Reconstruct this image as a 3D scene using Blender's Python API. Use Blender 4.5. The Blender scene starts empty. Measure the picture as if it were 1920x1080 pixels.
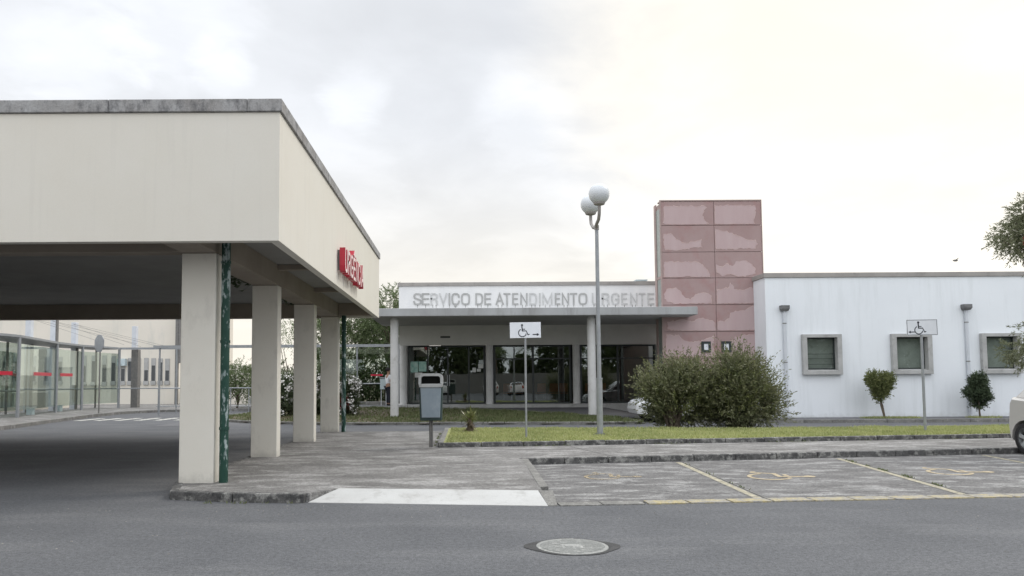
import bpy, bmesh, math, random
import numpy as np
from mathutils import Vector, Matrix, noise as mnoise
R = math.radians
random.seed(7)
C = bpy.context.scene.collection
S = bpy.context.scene

# ------------------------------------------------------------------ camera
cam_d = bpy.data.cameras.new('camera'); cam = bpy.data.objects.new('camera', cam_d); C.objects.link(cam)
S.camera = cam
cam_d.sensor_width = 36.0; cam_d.lens = 36.0*1400/1920
cam_d.shift_x = (960-864.5)/1920; cam_d.shift_y = (632-540)/1920
cam_d.clip_start = 0.1; cam_d.clip_end = 2000
th, ro = R(3.4), R(0.35)
D = Vector((0, math.cos(th), math.sin(th))); U = Vector((0, -math.sin(th), math.cos(th))); X_ = Vector((1, 0, 0))
cx_ = X_*math.cos(ro) - U*math.sin(ro); cy_ = X_*math.sin(ro) + U*math.cos(ro)
m = Matrix((cx_, cy_, -D)).transposed().to_4x4(); m.translation = (0, 0, 1.6)
cam.matrix_world = m

# ------------------------------------------------------------------ world
SUN_AZ, SUN_EL = R(62), R(46)          # azimuth from +Y towards +X
w = bpy.data.worlds.new("World"); S.world = w; w.use_nodes = True
nt = w.node_tree; N = nt.nodes; L = nt.links; N.clear()
out = N.new('ShaderNodeOutputWorld')
sky = N.new('ShaderNodeTexSky'); sky.sky_type = 'NISHITA'; sky.sun_disc = False
sky.sun_elevation = SUN_EL; sky.sun_rotation = SUN_AZ
bg1 = N.new('ShaderNodeBackground'); bg1.inputs[1].default_value = 0.10; L.new(sky.outputs[0], bg1.inputs[0])
tc = N.new('ShaderNodeTexCoord')
def wm(op, a, b=None, c=None, clamp=False):
    n = N.new('ShaderNodeMath'); n.operation = op; n.use_clamp = clamp
    for i, q in enumerate((a, b, c)):
        if q is None: continue
        if isinstance(q, (int, float)): n.inputs[i].default_value = q
        else: L.new(q, n.inputs[i])
    return n.outputs[0]
sp = N.new('ShaderNodeSeparateXYZ'); L.new(tc.outputs['Generated'], sp.inputs[0])
zz = wm('MAXIMUM', sp.outputs[2], 0.0); zp = wm('ADD', zz, 0.22)
cb = N.new('ShaderNodeCombineXYZ')
L.new(wm('DIVIDE', sp.outputs[0], zp), cb.inputs[0]); L.new(wm('DIVIDE', sp.outputs[1], zp), cb.inputs[1]); L.new(wm('MULTIPLY', zz, 1.5), cb.inputs[2])
def wnoise(scale, detail, rough, off):
    mp = N.new('ShaderNodeMapping'); mp.inputs['Location'].default_value = off; L.new(cb.outputs[0], mp.inputs[0])
    n = N.new('ShaderNodeTexNoise'); n.inputs['Scale'].default_value = scale; n.inputs['Detail'].default_value = detail
    n.inputs['Roughness'].default_value = rough; n.inputs['Distortion'].default_value = 0.4; L.new(mp.outputs[0], n.inputs['Vector']); return n.outputs[0]
n1 = wnoise(0.9, 5, 0.5, (3.1, 1.7, 0)); n2 = wnoise(2.6, 6, 0.55, (0.3, 5.2, 1)); n3 = wnoise(7.0, 4, 0.6, (1.3, 2.2, 1))
def sstep(v, a, b):
    n = N.new('ShaderNodeMapRange'); n.interpolation_type = 'SMOOTHSTEP'; L.new(v, n.inputs[0])
    n.inputs[1].default_value = a; n.inputs[2].default_value = b; return n.outputs[0]
def lobe(px, py, r, amp):
    # soft brighter break in the cloud around one direction of the sky
    xx, yy, zz_ = (px-864.5)/1400, 1.0, (715-py)/1400
    v = Vector((xx, yy, zz_)).normalized()
    dn = N.new('ShaderNodeVectorMath'); dn.operation = 'DOT_PRODUCT'; L.new(tc.outputs['Generated'], dn.inputs[0]); dn.inputs[1].default_value = v
    ang = math.atan(r/1400*0.9)
    dd = wm('ADD', dn.outputs['Value'], wm('MULTIPLY', wm('SUBTRACT', n3, 0.5), (1-math.cos(ang))*3.0))
    return wm('MULTIPLY', sstep(dd, math.cos(ang*1.5), math.cos(ang*0.35)), amp)
cl = wm('MULTIPLY', sstep(n1, 0.3, 0.75), 0.10)
cl = wm('ADD', cl, wm('MULTIPLY', sstep(n2, 0.35, 0.7), 0.09))
for q in ((60, 20, 130, .10), (330, 10, 110, .11), (410, 110, 50, .11), (150, 120, 90, .05), (665, 170, 55, .12), (990, 220, 80, .10), (960, 120, 40, .03), (600, 330, 130, .06)):
    cl = wm('ADD', cl, lobe(*q))
# the brighter half of the sky lies towards the veiled sun (right)
sv = Vector((math.sin(R(38))*math.cos(R(22)), math.cos(R(38))*math.cos(R(22)), math.sin(R(22))))
dn = N.new('ShaderNodeVectorMath'); dn.operation = 'DOT_PRODUCT'; L.new(tc.outputs['Generated'], dn.inputs[0]); dn.inputs[1].default_value = sv
glow = sstep(wm('ADD', dn.outputs['Value'], wm('MULTIPLY', wm('SUBTRACT', n2, 0.5), 0.10)), 0.84, 0.95)
low = wm('SUBTRACT', 1.0, sstep(sp.outputs[2], 0.02, 0.36))
front = sstep(sp.outputs[1], -0.3, 0.5)
val = wm('ADD', wm('ADD', 0.80, cl), wm('MULTIPLY', glow, 0.19))
val = wm('ADD', val, wm('MULTIPLY', wm('MULTIPLY', low, front), 0.15))
# sky brightness added out of view, behind and overhead, to light walls and ground
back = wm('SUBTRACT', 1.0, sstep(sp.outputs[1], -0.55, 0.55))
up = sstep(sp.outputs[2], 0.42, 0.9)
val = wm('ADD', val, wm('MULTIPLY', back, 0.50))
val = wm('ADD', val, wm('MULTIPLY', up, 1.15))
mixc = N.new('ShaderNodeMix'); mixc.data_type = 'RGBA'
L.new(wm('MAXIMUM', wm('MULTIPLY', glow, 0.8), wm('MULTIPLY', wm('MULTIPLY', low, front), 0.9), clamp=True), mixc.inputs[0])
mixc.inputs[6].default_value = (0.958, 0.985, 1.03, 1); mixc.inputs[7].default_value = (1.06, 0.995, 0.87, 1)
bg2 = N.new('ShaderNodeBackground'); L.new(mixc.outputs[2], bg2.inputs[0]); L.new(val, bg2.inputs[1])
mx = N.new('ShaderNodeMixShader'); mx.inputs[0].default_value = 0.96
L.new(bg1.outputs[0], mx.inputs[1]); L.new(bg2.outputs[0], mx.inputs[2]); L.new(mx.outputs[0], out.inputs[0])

sd = bpy.data.lights.new('sun', 'SUN'); sd.energy = 1.1; sd.angle = R(16); sd.color = (1.0, 0.93, 0.82)
so = bpy.data.objects.new('sun', sd); C.objects.link(so)
sdir = Vector((math.sin(SUN_AZ)*math.cos(SUN_EL), math.cos(SUN_AZ)*math.cos(SUN_EL), math.sin(SUN_EL)))
so.rotation_euler = sdir.to_track_quat('Z', 'Y').to_euler()
S.view_settings.view_transform = 'Standard'; S.view_settings.look = 'None'
S.view_settings.exposure = 0.0; S.view_settings.gamma = 1.0
S.render.engine = 'CYCLES'
S.cycles.max_bounces = 8; S.cycles.transparent_max_bounces = 24

# ------------------------------------------------------------------ materials
def mat(name, base, var=None, scale=4.0, vmix=1.0, rough=0.85, bump=0.0, bscale=60.0, metal=0.0, spec=0.3,
        third=None, tscale=20.0, tlo=0.55, thi=0.7, tamt=1.0, stretch=(1, 1, 1), tstretch=(1, 1, 1), speck=0.0, spscale=250.0, coat=0.0, splash=None, world=False, lo=0.35, hi=0.65):
    M = bpy.data.materials.new(name); M.use_nodes = True
    n = M.node_tree.nodes; l = M.node_tree.links; b = n['Principled BSDF']
    b.inputs['Roughness'].default_value = rough; b.inputs['Metallic'].default_value = metal
    b.inputs['Specular IOR Level'].default_value = spec
    if coat: b.inputs['Coat Weight'].default_value = coat
    t = n.new('ShaderNodeTexCoord'); g = n.new('ShaderNodeNewGeometry')
    vec = g.outputs['Position'] if world else t.outputs['Object']
    def nz(sc, st, det=6, rg=.6):
        mp = n.new('ShaderNodeMapping'); mp.inputs['Scale'].default_value = st; l.new(vec, mp.inputs[0])
        q = n.new('ShaderNodeTexNoise'); q.inputs['Scale'].default_value = sc; q.inputs['Detail'].default_value = det; q.inputs['Roughness'].default_value = rg
        l.new(mp.outputs[0], q.inputs['Vector']); return q.outputs[0]
    def mr(v, a, c, o=1.0):
        q = n.new('ShaderNodeMapRange'); l.new(v, q.inputs[0]); q.inputs[1].default_value = a; q.inputs[2].default_value = c; q.inputs[4].default_value = o; return q.outputs[0]
    def mixc(f, a, c):
        q = n.new('ShaderNodeMix'); q.data_type = 'RGBA'; l.new(f, q.inputs[0])
        for i, z in ((6, a), (7, c)):
            if isinstance(z, tuple): q.inputs[i].default_value = (*z, 1)
            else: l.new(z, q.inputs[i])
        return q.outputs[2]
    if var is None: var = tuple(c*0.88 for c in base)
    col = mixc(mr(nz(scale, stretch), lo, hi, vmix), base, var)
    if third: col = mixc(mr(nz(tscale, tstretch, 5, .65), tlo, thi, tamt), col, third)
    if splash:
        sx = n.new('ShaderNodeSeparateXYZ'); l.new(vec, sx.inputs[0])
        m1 = n.new('ShaderNodeMath'); m1.operation = 'MULTIPLY_ADD'; m1.inputs[1].default_value = -1.6; m1.inputs[2].default_value = .15; l.new(sx.outputs[2], m1.inputs[0])
        m2 = n.new('ShaderNodeMath'); m2.operation = 'ADD'; l.new(m1.outputs[0], m2.inputs[0]); l.new(nz(4.5, (1, 1, 1), 6, .7), m2.inputs[1])
        col = mixc(mr(m2.outputs[0], .2, .75, .65), col, splash)
    if speck:
        ad = n.new('ShaderNodeMath'); ad.operation = 'MULTIPLY_ADD'; ad.inputs[1].default_value = .45; l.new(nz(spscale*.3, (1, 1, 1), 3, .8), ad.inputs[0])
        m5 = n.new('ShaderNodeMath'); m5.operation = 'MULTIPLY'; m5.inputs[1].default_value = .55; l.new(nz(spscale, (1, 1, 1), 2, .8), m5.inputs[0]); l.new(m5.outputs[0], ad.inputs[2])
        f = mr(ad.outputs[0], .38, .62, 1)
        q = n.new('ShaderNodeMix'); q.data_type = 'RGBA'; q.blend_type = 'MULTIPLY'; q.inputs[0].default_value = 1
        rm = n.new('ShaderNodeMix'); rm.data_type = 'RGBA'; l.new(f, rm.inputs[0])
        rm.inputs[6].default_value = (1-speck,)*3+(1,); rm.inputs[7].default_value = (1+speck,)*3+(1,)
        l.new(col, q.inputs[6]); l.new(rm.outputs[2], q.inputs[7]); col = q.outputs[2]
    l.new(col, b.inputs['Base Color'])
    if bump:
        bp = n.new('ShaderNodeBump'); bp.inputs['Strength'].default_value = bump; bp.inputs['Distance'].default_value = 0.01
        l.new(nz(bscale, (1, 1, 1), 4, .6), bp.inputs['Height']); l.new(bp.outputs[0], b.inputs['Normal'])
    return M
def glassmat(name, tint=(0.75, 0.85, 0.8), refl=0.12, ripple=0.0):
    M = bpy.data.materials.new(name); M.use_nodes = True
    n = M.node_tree.nodes; l = M.node_tree.links; n.clear()
    o = n.new('ShaderNodeOutputMaterial'); t = n.new('ShaderNodeBsdfTransparent'); t.inputs[0].default_value = (*tint, 1)
    g = n.new('ShaderNodeBsdfGlossy'); g.inputs['Roughness'].default_value = 0.01; g.inputs[0].default_value = (.93, 1, .97, 1)
    f = n.new('ShaderNodeLayerWeight'); f.inputs[0].default_value = .5
    pw_ = n.new('ShaderNodeMath'); pw_.operation = 'POWER'; pw_.inputs[1].default_value = 4; l.new(f.outputs['Facing'], pw_.inputs[0])
    a = n.new('ShaderNodeMath'); a.operation = 'MULTIPLY_ADD'; a.use_clamp = True; a.inputs[1].default_value = 1-refl; a.inputs[2].default_value = refl; l.new(pw_.outputs[0], a.inputs[0])
    if ripple:
        tx = n.new('ShaderNodeTexCoord'); q = n.new('ShaderNodeTexNoise'); q.inputs['Scale'].default_value = 1.2; l.new(tx.outputs['Object'], q.inputs['Vector'])
        bp = n.new('ShaderNodeBump'); bp.inputs['Strength'].default_value = ripple; bp.inputs['Distance'].default_value = .02; l.new(q.outputs[0], bp.inputs['Height']); l.new(bp.outputs[0], g.inputs['Normal'])
    m_ = n.new('ShaderNodeMixShader'); l.new(a.outputs[0], m_.inputs[0]); l.new(t.outputs[0], m_.inputs[1]); l.new(g.outputs[0], m_.inputs[2]); l.new(m_.outputs[0], o.inputs[0])
    return M
def wornpaint(name, col, cover=0.5, scale=9.0, soft=.12):
    # paint worn away in patches: what is under it shows through
    M = bpy.data.materials.new(name); M.use_nodes = True
    n = M.node_tree.nodes; l = M.node_tree.links; b = n['Principled BSDF']; o = n['Material Output']
    b.inputs['Base Color'].default_value = (*col, 1); b.inputs['Roughness'].default_value = .8
    g = n.new('ShaderNodeNewGeometry'); q = n.new('ShaderNodeTexNoise'); q.inputs['Scale'].default_value = scale; q.inputs['Detail'].default_value = 8; q.inputs['Roughness'].default_value = .75
    l.new(g.outputs['Position'], q.inputs['Vector'])
    r = n.new('ShaderNodeMapRange'); l.new(q.outputs[0], r.inputs[0]); r.inputs[1].default_value = .5-(cover-.5)*.4-soft; r.inputs[2].default_value = .5-(cover-.5)*.4+soft
    t = n.new('ShaderNodeBsdfTransparent'); x = n.new('ShaderNodeMixShader'); l.new(r.outputs[0], x.inputs[0]); l.new(t.outputs[0], x.inputs[1]); l.new(b.outputs[0], x.inputs[2]); l.new(x.outputs[0], o.inputs[0])
    return M
def emit(name, col, st):
    M = bpy.data.materials.new(name); M.use_nodes = True; b = M.node_tree.nodes['Principled BSDF']
    b.inputs['Emission Color'].default_value = (*col, 1); b.inputs['Emission Strength'].default_value = st; return M
def leafmat(name, a, c, d=None, scale=3.0):
    M = mat(name, a, c, scale=scale, rough=.6, spec=.3, third=d, tscale=14, tlo=.5, thi=.68, lo=.38, hi=.62)
    n = M.node_tree.nodes; l = M.node_tree.links; b = n['Principled BSDF']; o = n['Material Output']
    tr = n.new('ShaderNodeBsdfTranslucent'); l.new(b.inputs['Base Color'].links[0].from_socket, tr.inputs[0])
    x = n.new('ShaderNodeMixShader'); x.inputs[0].default_value = .3; l.new(b.outputs[0], x.inputs[1]); l.new(tr.outputs[0], x.inputs[2]); l.new(x.outputs[0], o.inputs[0])
    return M

A = {}
A['asphalt'] = mat('asphalt', (.094, .097, .103), (.115, .118, .124), scale=.7, bump=.5, bscale=90, speck=.42, spscale=70, rough=.9, third=(.142, .144, .148), tscale=.5, tstretch=(.6, 2.2, 1), tlo=.5, thi=.7, tamt=.8, spec=.25)
A['asphalt_bay'] = mat('asphalt_bay', (.100, .097, .096), (.165, .163, .160), scale=1.1, stretch=(.5, 1.6, 1), bump=.6, bscale=70, speck=.50, spscale=55, third=(.30, .298, .29), tscale=2.0, tstretch=(.7, 1.5, 1), tlo=.5, thi=.62, tamt=.75)
A['asphalt_far'] = mat('asphalt_far', (.105, .106, .112), (.14, .14, .145), scale=.5, bump=.3, bscale=60, speck=.2, spscale=60)
A['pad'] = mat('pad_concrete', (.125, .121, .116), (.205, .20, .193), scale=.9, stretch=(.7, 1.2, 1), bump=.5, bscale=80, speck=.50, spscale=50, third=(.33, .325, .315), tscale=1.9, tstretch=(.7, 1.5, 1), tlo=.50, thi=.61, tamt=.66)
A['ramp'] = mat('ramp_paint', (.47, .475, .465), (.42, .42, .41), scale=2, rough=.7, third=(.30, .295, .28), tscale=4, tlo=.54, thi=.72, tamt=.7, speck=.12)
A['kerb'] = mat('kerb_stone', (.055, .055, .055), (.12, .118, .115), scale=4, bump=.8, bscale=35, third=(.24, .238, .225), tscale=7, tlo=.5, thi=.62, speck=.35, spscale=50)
A['kerb_light'] = mat('kerb_light', (.22, .215, .20), (.15, .148, .14), scale=3, bump=.6, bscale=35, third=(.30, .295, .28), tscale=7, speck=.3, spscale=50)
A['edge_yellow'] = mat('edge_yellow', (.38, .32, .17), (.33, .30, .22), scale=2.5, bump=.5, bscale=35, third=(.26, .25, .23), tscale=8, tlo=.42, thi=.56, speck=.3, spscale=60)
A['render'] = mat('painted_render', (.680, .648, .575), (.700, .672, .605), scale=.8, rough=.9, bump=.12, bscale=120, third=(.60, .575, .52), tscale=1.3, tstretch=(5.0, 3.5, .22), tlo=.54, thi=.8, tamt=.45, speck=.03)
A['render_col'] = mat('column_render', (.66, .63, .56), (.69, .665, .60), scale=1.2, rough=.9, bump=.15, bscale=100, third=(.40, .38, .34), tscale=2.4, tstretch=(1.5, 1.5, .7), tlo=.56, thi=.75, tamt=.4, splash=(.30, .29, .26), speck=.04)
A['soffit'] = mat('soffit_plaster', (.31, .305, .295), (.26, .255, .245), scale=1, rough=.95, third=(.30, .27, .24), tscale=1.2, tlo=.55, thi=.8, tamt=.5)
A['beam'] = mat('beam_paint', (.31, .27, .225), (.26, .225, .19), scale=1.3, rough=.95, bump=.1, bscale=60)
A['coping'] = mat('coping_concrete', (.27, .26, .25), (.36, .36, .36), scale=2.2, bump=.5, bscale=45, third=(.10, .10, .105), tscale=4.5, tstretch=(1.6, 1.6, .9), tlo=.5, thi=.68, tamt=.8, speck=.15, spscale=40)
A['coping2'] = mat('coping_smooth', (.36, .34, .32), (.30, .285, .27), scale=1.2, bump=.2, third=(.22, .21, .2), tscale=3, tamt=.6)
A['white'] = mat('white_render', (.79, .82, .85), (.76, .79, .82), scale=.5, rough=.9, bump=.12, bscale=60, third=(.60, .63, .645), tscale=.9, tstretch=(3.0, 1, .3), tlo=.5, thi=.78, tamt=.5, splash=(.45, .46, .45), speck=.03)
A['signwall'] = mat('sign_wall_paint', (.79, .79, .785), (.73, .735, .74), scale=1.3, rough=.85, stretch=(2, 1, .5))
A['fascia'] = mat('fascia_paint', (.68, .68, .65), (.62, .62, .59), scale=1.2, rough=.9)
A['slab'] = mat('slab_concrete', (.42, .43, .435), (.33, .335, .335), scale=.9, stretch=(1, 1, .4), third=(.20, .195, .185), tscale=1.3, tstretch=(1.6, 1.6, .3), tlo=.52, thi=.72, tamt=.75, bump=.2)
A['slabunder'] = mat('slab_soffit', (.40, .40, .39), (.34, .34, .33), scale=1)
A['roundcol'] = mat('round_column', (.60, .60, .59), (.53, .53, .52), scale=2, third=(.34, .32, .29), tscale=4, tlo=.6, thi=.8, tamt=.7, bump=.2, bscale=40)
A['cream'] = mat('cream_render', (.74, .69, .61), (.70, .66, .58), scale=.4, third=(.58, .57, .52), tscale=.9, tstretch=(1.5, 1, .4), tamt=.5)
A['window_conc'] = mat('window_concrete', (.44, .44, .43), (.37, .37, .36), scale=3, bump=.3, third=(.24, .235, .225), tscale=5, tamt=.6)
A['darkframe'] = mat('dark_frame', (.022, .03, .03), rough=.45, spec=.5)
A['panel_pink'] = mat('pink_panel', (.34, .236, .228), (.37, .27, .262), scale=.9, rough=.75, bump=.12, bscale=40, third=(.335, .19, .185), tscale=1.5, tstretch=(1, 1, .8), tlo=.5, thi=.75, tamt=.8)
A['panel_bare'] = mat('bare_pink_panel', (.46, .345, .345), (.49, .38, .38), scale=1.4, rough=.85, stretch=(2, 1, .4), bump=.1)
A['panel_rim'] = mat('peeling_rim', (.62, .50, .47), (.52, .36, .33), scale=6)
A['tower_edge'] = mat('tower_edge', (.40, .30, .28), (.34, .27, .25), scale=2)
A['pebble'] = mat('glass_blocks', (.20, .23, .21), (.30, .33, .31), scale=9, rough=.3, spec=.6, third=(.12, .13, .12), tscale=30)
A['steel'] = mat('galvanised_steel', (.33, .345, .36), (.27, .285, .30), scale=6, rough=.5, metal=.35, spec=.5, bump=.05)
A['steel_dark'] = mat('dull_steel', (.16, .16, .155), (.22, .21, .2), scale=8, rough=.6, metal=.3)
A['steel_warm'] = mat('warm_grey_paint', (.32, .30, .285), (.27, .255, .24), scale=5, rough=.55)
A['pipe_green'] = mat('green_flaking_pipe', (.012, .047, .034), (.018, .06, .044), scale=4, rough=.55, third=(.36, .42, .42), tscale=7, tstretch=(1, 1, .45), tlo=.52, thi=.6, tamt=.9)
A['pipe_white'] = mat('pale_pipe', (.60, .625, .66), (.54, .565, .60), scale=3, rough=.6)
A['hopper'] = mat('rain_hopper', (.13, .13, .135), (.2, .2, .2), scale=9)
A['red'] = mat('red_plastic', (.50, .018, .045), (.42, .02, .04), scale=5, rough=.35, spec=.5)
A['letterface'] = mat('letter_face', (.82, .70, .68), (.72, .50, .49), scale=9, rough=.4)
A['letter'] = mat('weathered_letter', (.36, .362, .355), (.42, .422, .415), scale=3.2, rough=.6, third=(.52, .525, .52), tscale=8, tlo=.52, thi=.7, tamt=.6)
A['letter_pale'] = mat('faded_letter', (.50, .505, .50), (.56, .565, .56), scale=4, rough=.6, third=(.66, .665, .67), tscale=8, tlo=.5, thi=.65, tamt=.7)
A['stain'] = wornpaint('rust_drip', (.38, .38, .37), .62, 12)
A['signwhite'] = mat('sign_white', (.78, .80, .84), (.72, .75, .79), scale=4, rough=.4, spec=.4)
A['signblack'] = mat('sign_black', (.03, .032, .045), rough=.5)
A['opal'] = mat('opal_glass', (.60, .625, .645), (.57, .595, .62), scale=3, rough=.25, spec=.5)
A['bin_grey'] = mat('bin_grey', (.20, .245, .28), (.245, .29, .325), scale=3.5, rough=.5, spec=.35, third=(.33, .37, .40), tscale=6, tstretch=(1, 1, .6), tamt=.5)
A['bin_lid'] = mat('bin_lid', (.42, .43, .43), (.34, .35, .345), scale=6, rough=.6, third=(.22, .22, .2), tscale=9, tlo=.55, thi=.75, tamt=.7)
A['bin_green'] = mat('bin_green', (.035, .055, .055), (.05, .075, .07), scale=4, rough=.55)
A['black'] = mat('black_void', (.012, .013, .013), rough=.9)
A['rubber'] = mat('tyre_rubber', (.022, .022, .023), rough=.85)
A['car_silver'] = mat('silver_car_paint', (.56, .545, .52), (.58, .565, .54), scale=2, rough=.32, spec=.5, metal=.25, coat=.6)
A['car_white'] = mat('white_car_paint', (.72, .73, .74), (.74, .75, .76), scale=2, rough=.3, coat=.7)
A['alloy'] = mat('alloy_rim', (.48, .50, .51), (.40, .42, .43), scale=6, rough=.35, metal=.5)
A['carglass'] = mat('car_glass', (.02, .025, .028), rough=.06, spec=.7)
A['taillight'] = mat('taillight_red', (.35, .02, .02), rough=.15, spec=.6)
A['grass'] = mat('grass_ground', (.21, .235, .085), (.28, .295, .12), scale=1.4, bump=.9, bscale=30, third=(.34, .32, .17), tscale=3.2, tlo=.5, thi=.7, tamt=.8, speck=.3, spscale=40)
A['blade'] = leafmat('grass_blade', (.25, .29, .11), (.37, .40, .165), (.52, .48, .28), .8)
A['soil'] = mat('dry_soil', (.105, .08, .058), (.15, .118, .085), scale=1.6, bump=1, bscale=20, third=(.09, .105, .045), tscale=2.5, tlo=.48, thi=.6, tamt=.8, speck=.3, spscale=30)
A['bedgrass'] = leafmat('bed_grass', (.10, .135, .05), (.14, .165, .07), (.20, .175, .11), 1.5)
A['bush'] = leafmat('bush_leaf', (.095, .115, .052), (.19, .20, .11), (.33, .315, .21), 1.7)
A['dead'] = mat('dry_twig', (.13, .10, .07), (.19, .15, .11), scale=8)
A['bark'] = mat('bark', (.10, .08, .06), (.16, .13, .10), scale=9, bump=.8, bscale=20)
A['topiary'] = leafmat('topiary_leaf', (.12, .15, .055), (.18, .20, .08), (.27, .27, .12), 5)
A['topiary_dark'] = leafmat('dark_topiary_leaf', (.05, .075, .042), (.08, .11, .06), (.13, .155, .09), 5)
A['treeleaf'] = leafmat('far_tree_leaf', (.10, .145, .06), (.16, .205, .095), (.25, .28, .15), .8)
A['hedge'] = leafmat('hedge_leaf', (.07, .11, .045), (.115, .155, .07), (.24, .25, .09), .9)
A['oleander'] = leafmat('oleander_leaf', (.075, .105, .058), (.12, .15, .08), (.17, .20, .11), 3)
A['petal'] = mat('white_petal', (.75, .74, .71), (.68, .66, .64), scale=8)
A['petal_red'] = mat('red_petal', (.42, .05, .05), (.5, .1, .09), scale=8)
A['redleaf'] = leafmat('dark_red_leaf', (.12, .03, .028), (.18, .05, .045))
A['bottle'] = leafmat('bottlebrush_leaf', (.14, .16, .09), (.20, .215, .13), (.30, .29, .19), 2)
A['yucca'] = leafmat('yucca_leaf', (.13, .16, .055), (.21, .22, .09), (.33, .32, .18), 6)
A['yucca_pale'] = mat('dry_yucca_leaf', (.55, .52, .42), (.42, .37, .27), scale=10)
A['skin'] = mat('skin', (.33, .20, .14)); A['hair'] = mat('hair', (.012, .01, .009), rough=.7)
A['shirt'] = mat('white_shirt', (.66, .67, .70), (.58, .59, .62), scale=8); A['trousers'] = mat('dark_trousers', (.018, .02, .03))
A['glass_front'] = glassmat('shopfront_glass', (.55, .60, .585), .19, .05)
A['glass_walk'] = glassmat('walkway_glass', (.72, .765, .74), .06, .03)
A['glass_dark'] = glassmat('tinted_glass', (.72, .78, .74), .07, .02)
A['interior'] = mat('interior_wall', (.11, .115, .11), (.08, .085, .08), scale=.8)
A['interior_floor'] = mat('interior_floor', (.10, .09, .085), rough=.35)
A['chair_orange'] = mat('orange_shell', (.36, .13, .06), (.30, .11, .05), rough=.5)
A['paper'] = mat('paper', (.70, .72, .70), (.60, .62, .60), scale=14); A['paper_green'] = mat('green_poster', (.22, .46, .40), (.50, .66, .60), scale=5)
A['yellow_paint'] = wornpaint('worn_yellow_paint', (.42, .385, .285), .72, 9, .2)
A['white_paint'] = wornpaint('worn_white_paint', (.60, .59, .54), .68, 6)
A['lamp_on'] = emit('lit_tube', (1, .97, .9), 2.2)
A['iron'] = mat('cast_iron', (.31, .315, .30), (.24, .245, .235), scale=7, rough=.6, metal=.15, bump=.5, bscale=60, third=(.42, .42, .40), tscale=15, speck=.2, spscale=60)
A['iron_dark'] = mat('bitumen', (.045, .045, .045), (.07, .07, .07), scale=7, bump=.8)
A['cabinet'] = mat('pale_cabinet', (.52, .60, .62), (.46, .54, .56), scale=5)

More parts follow.
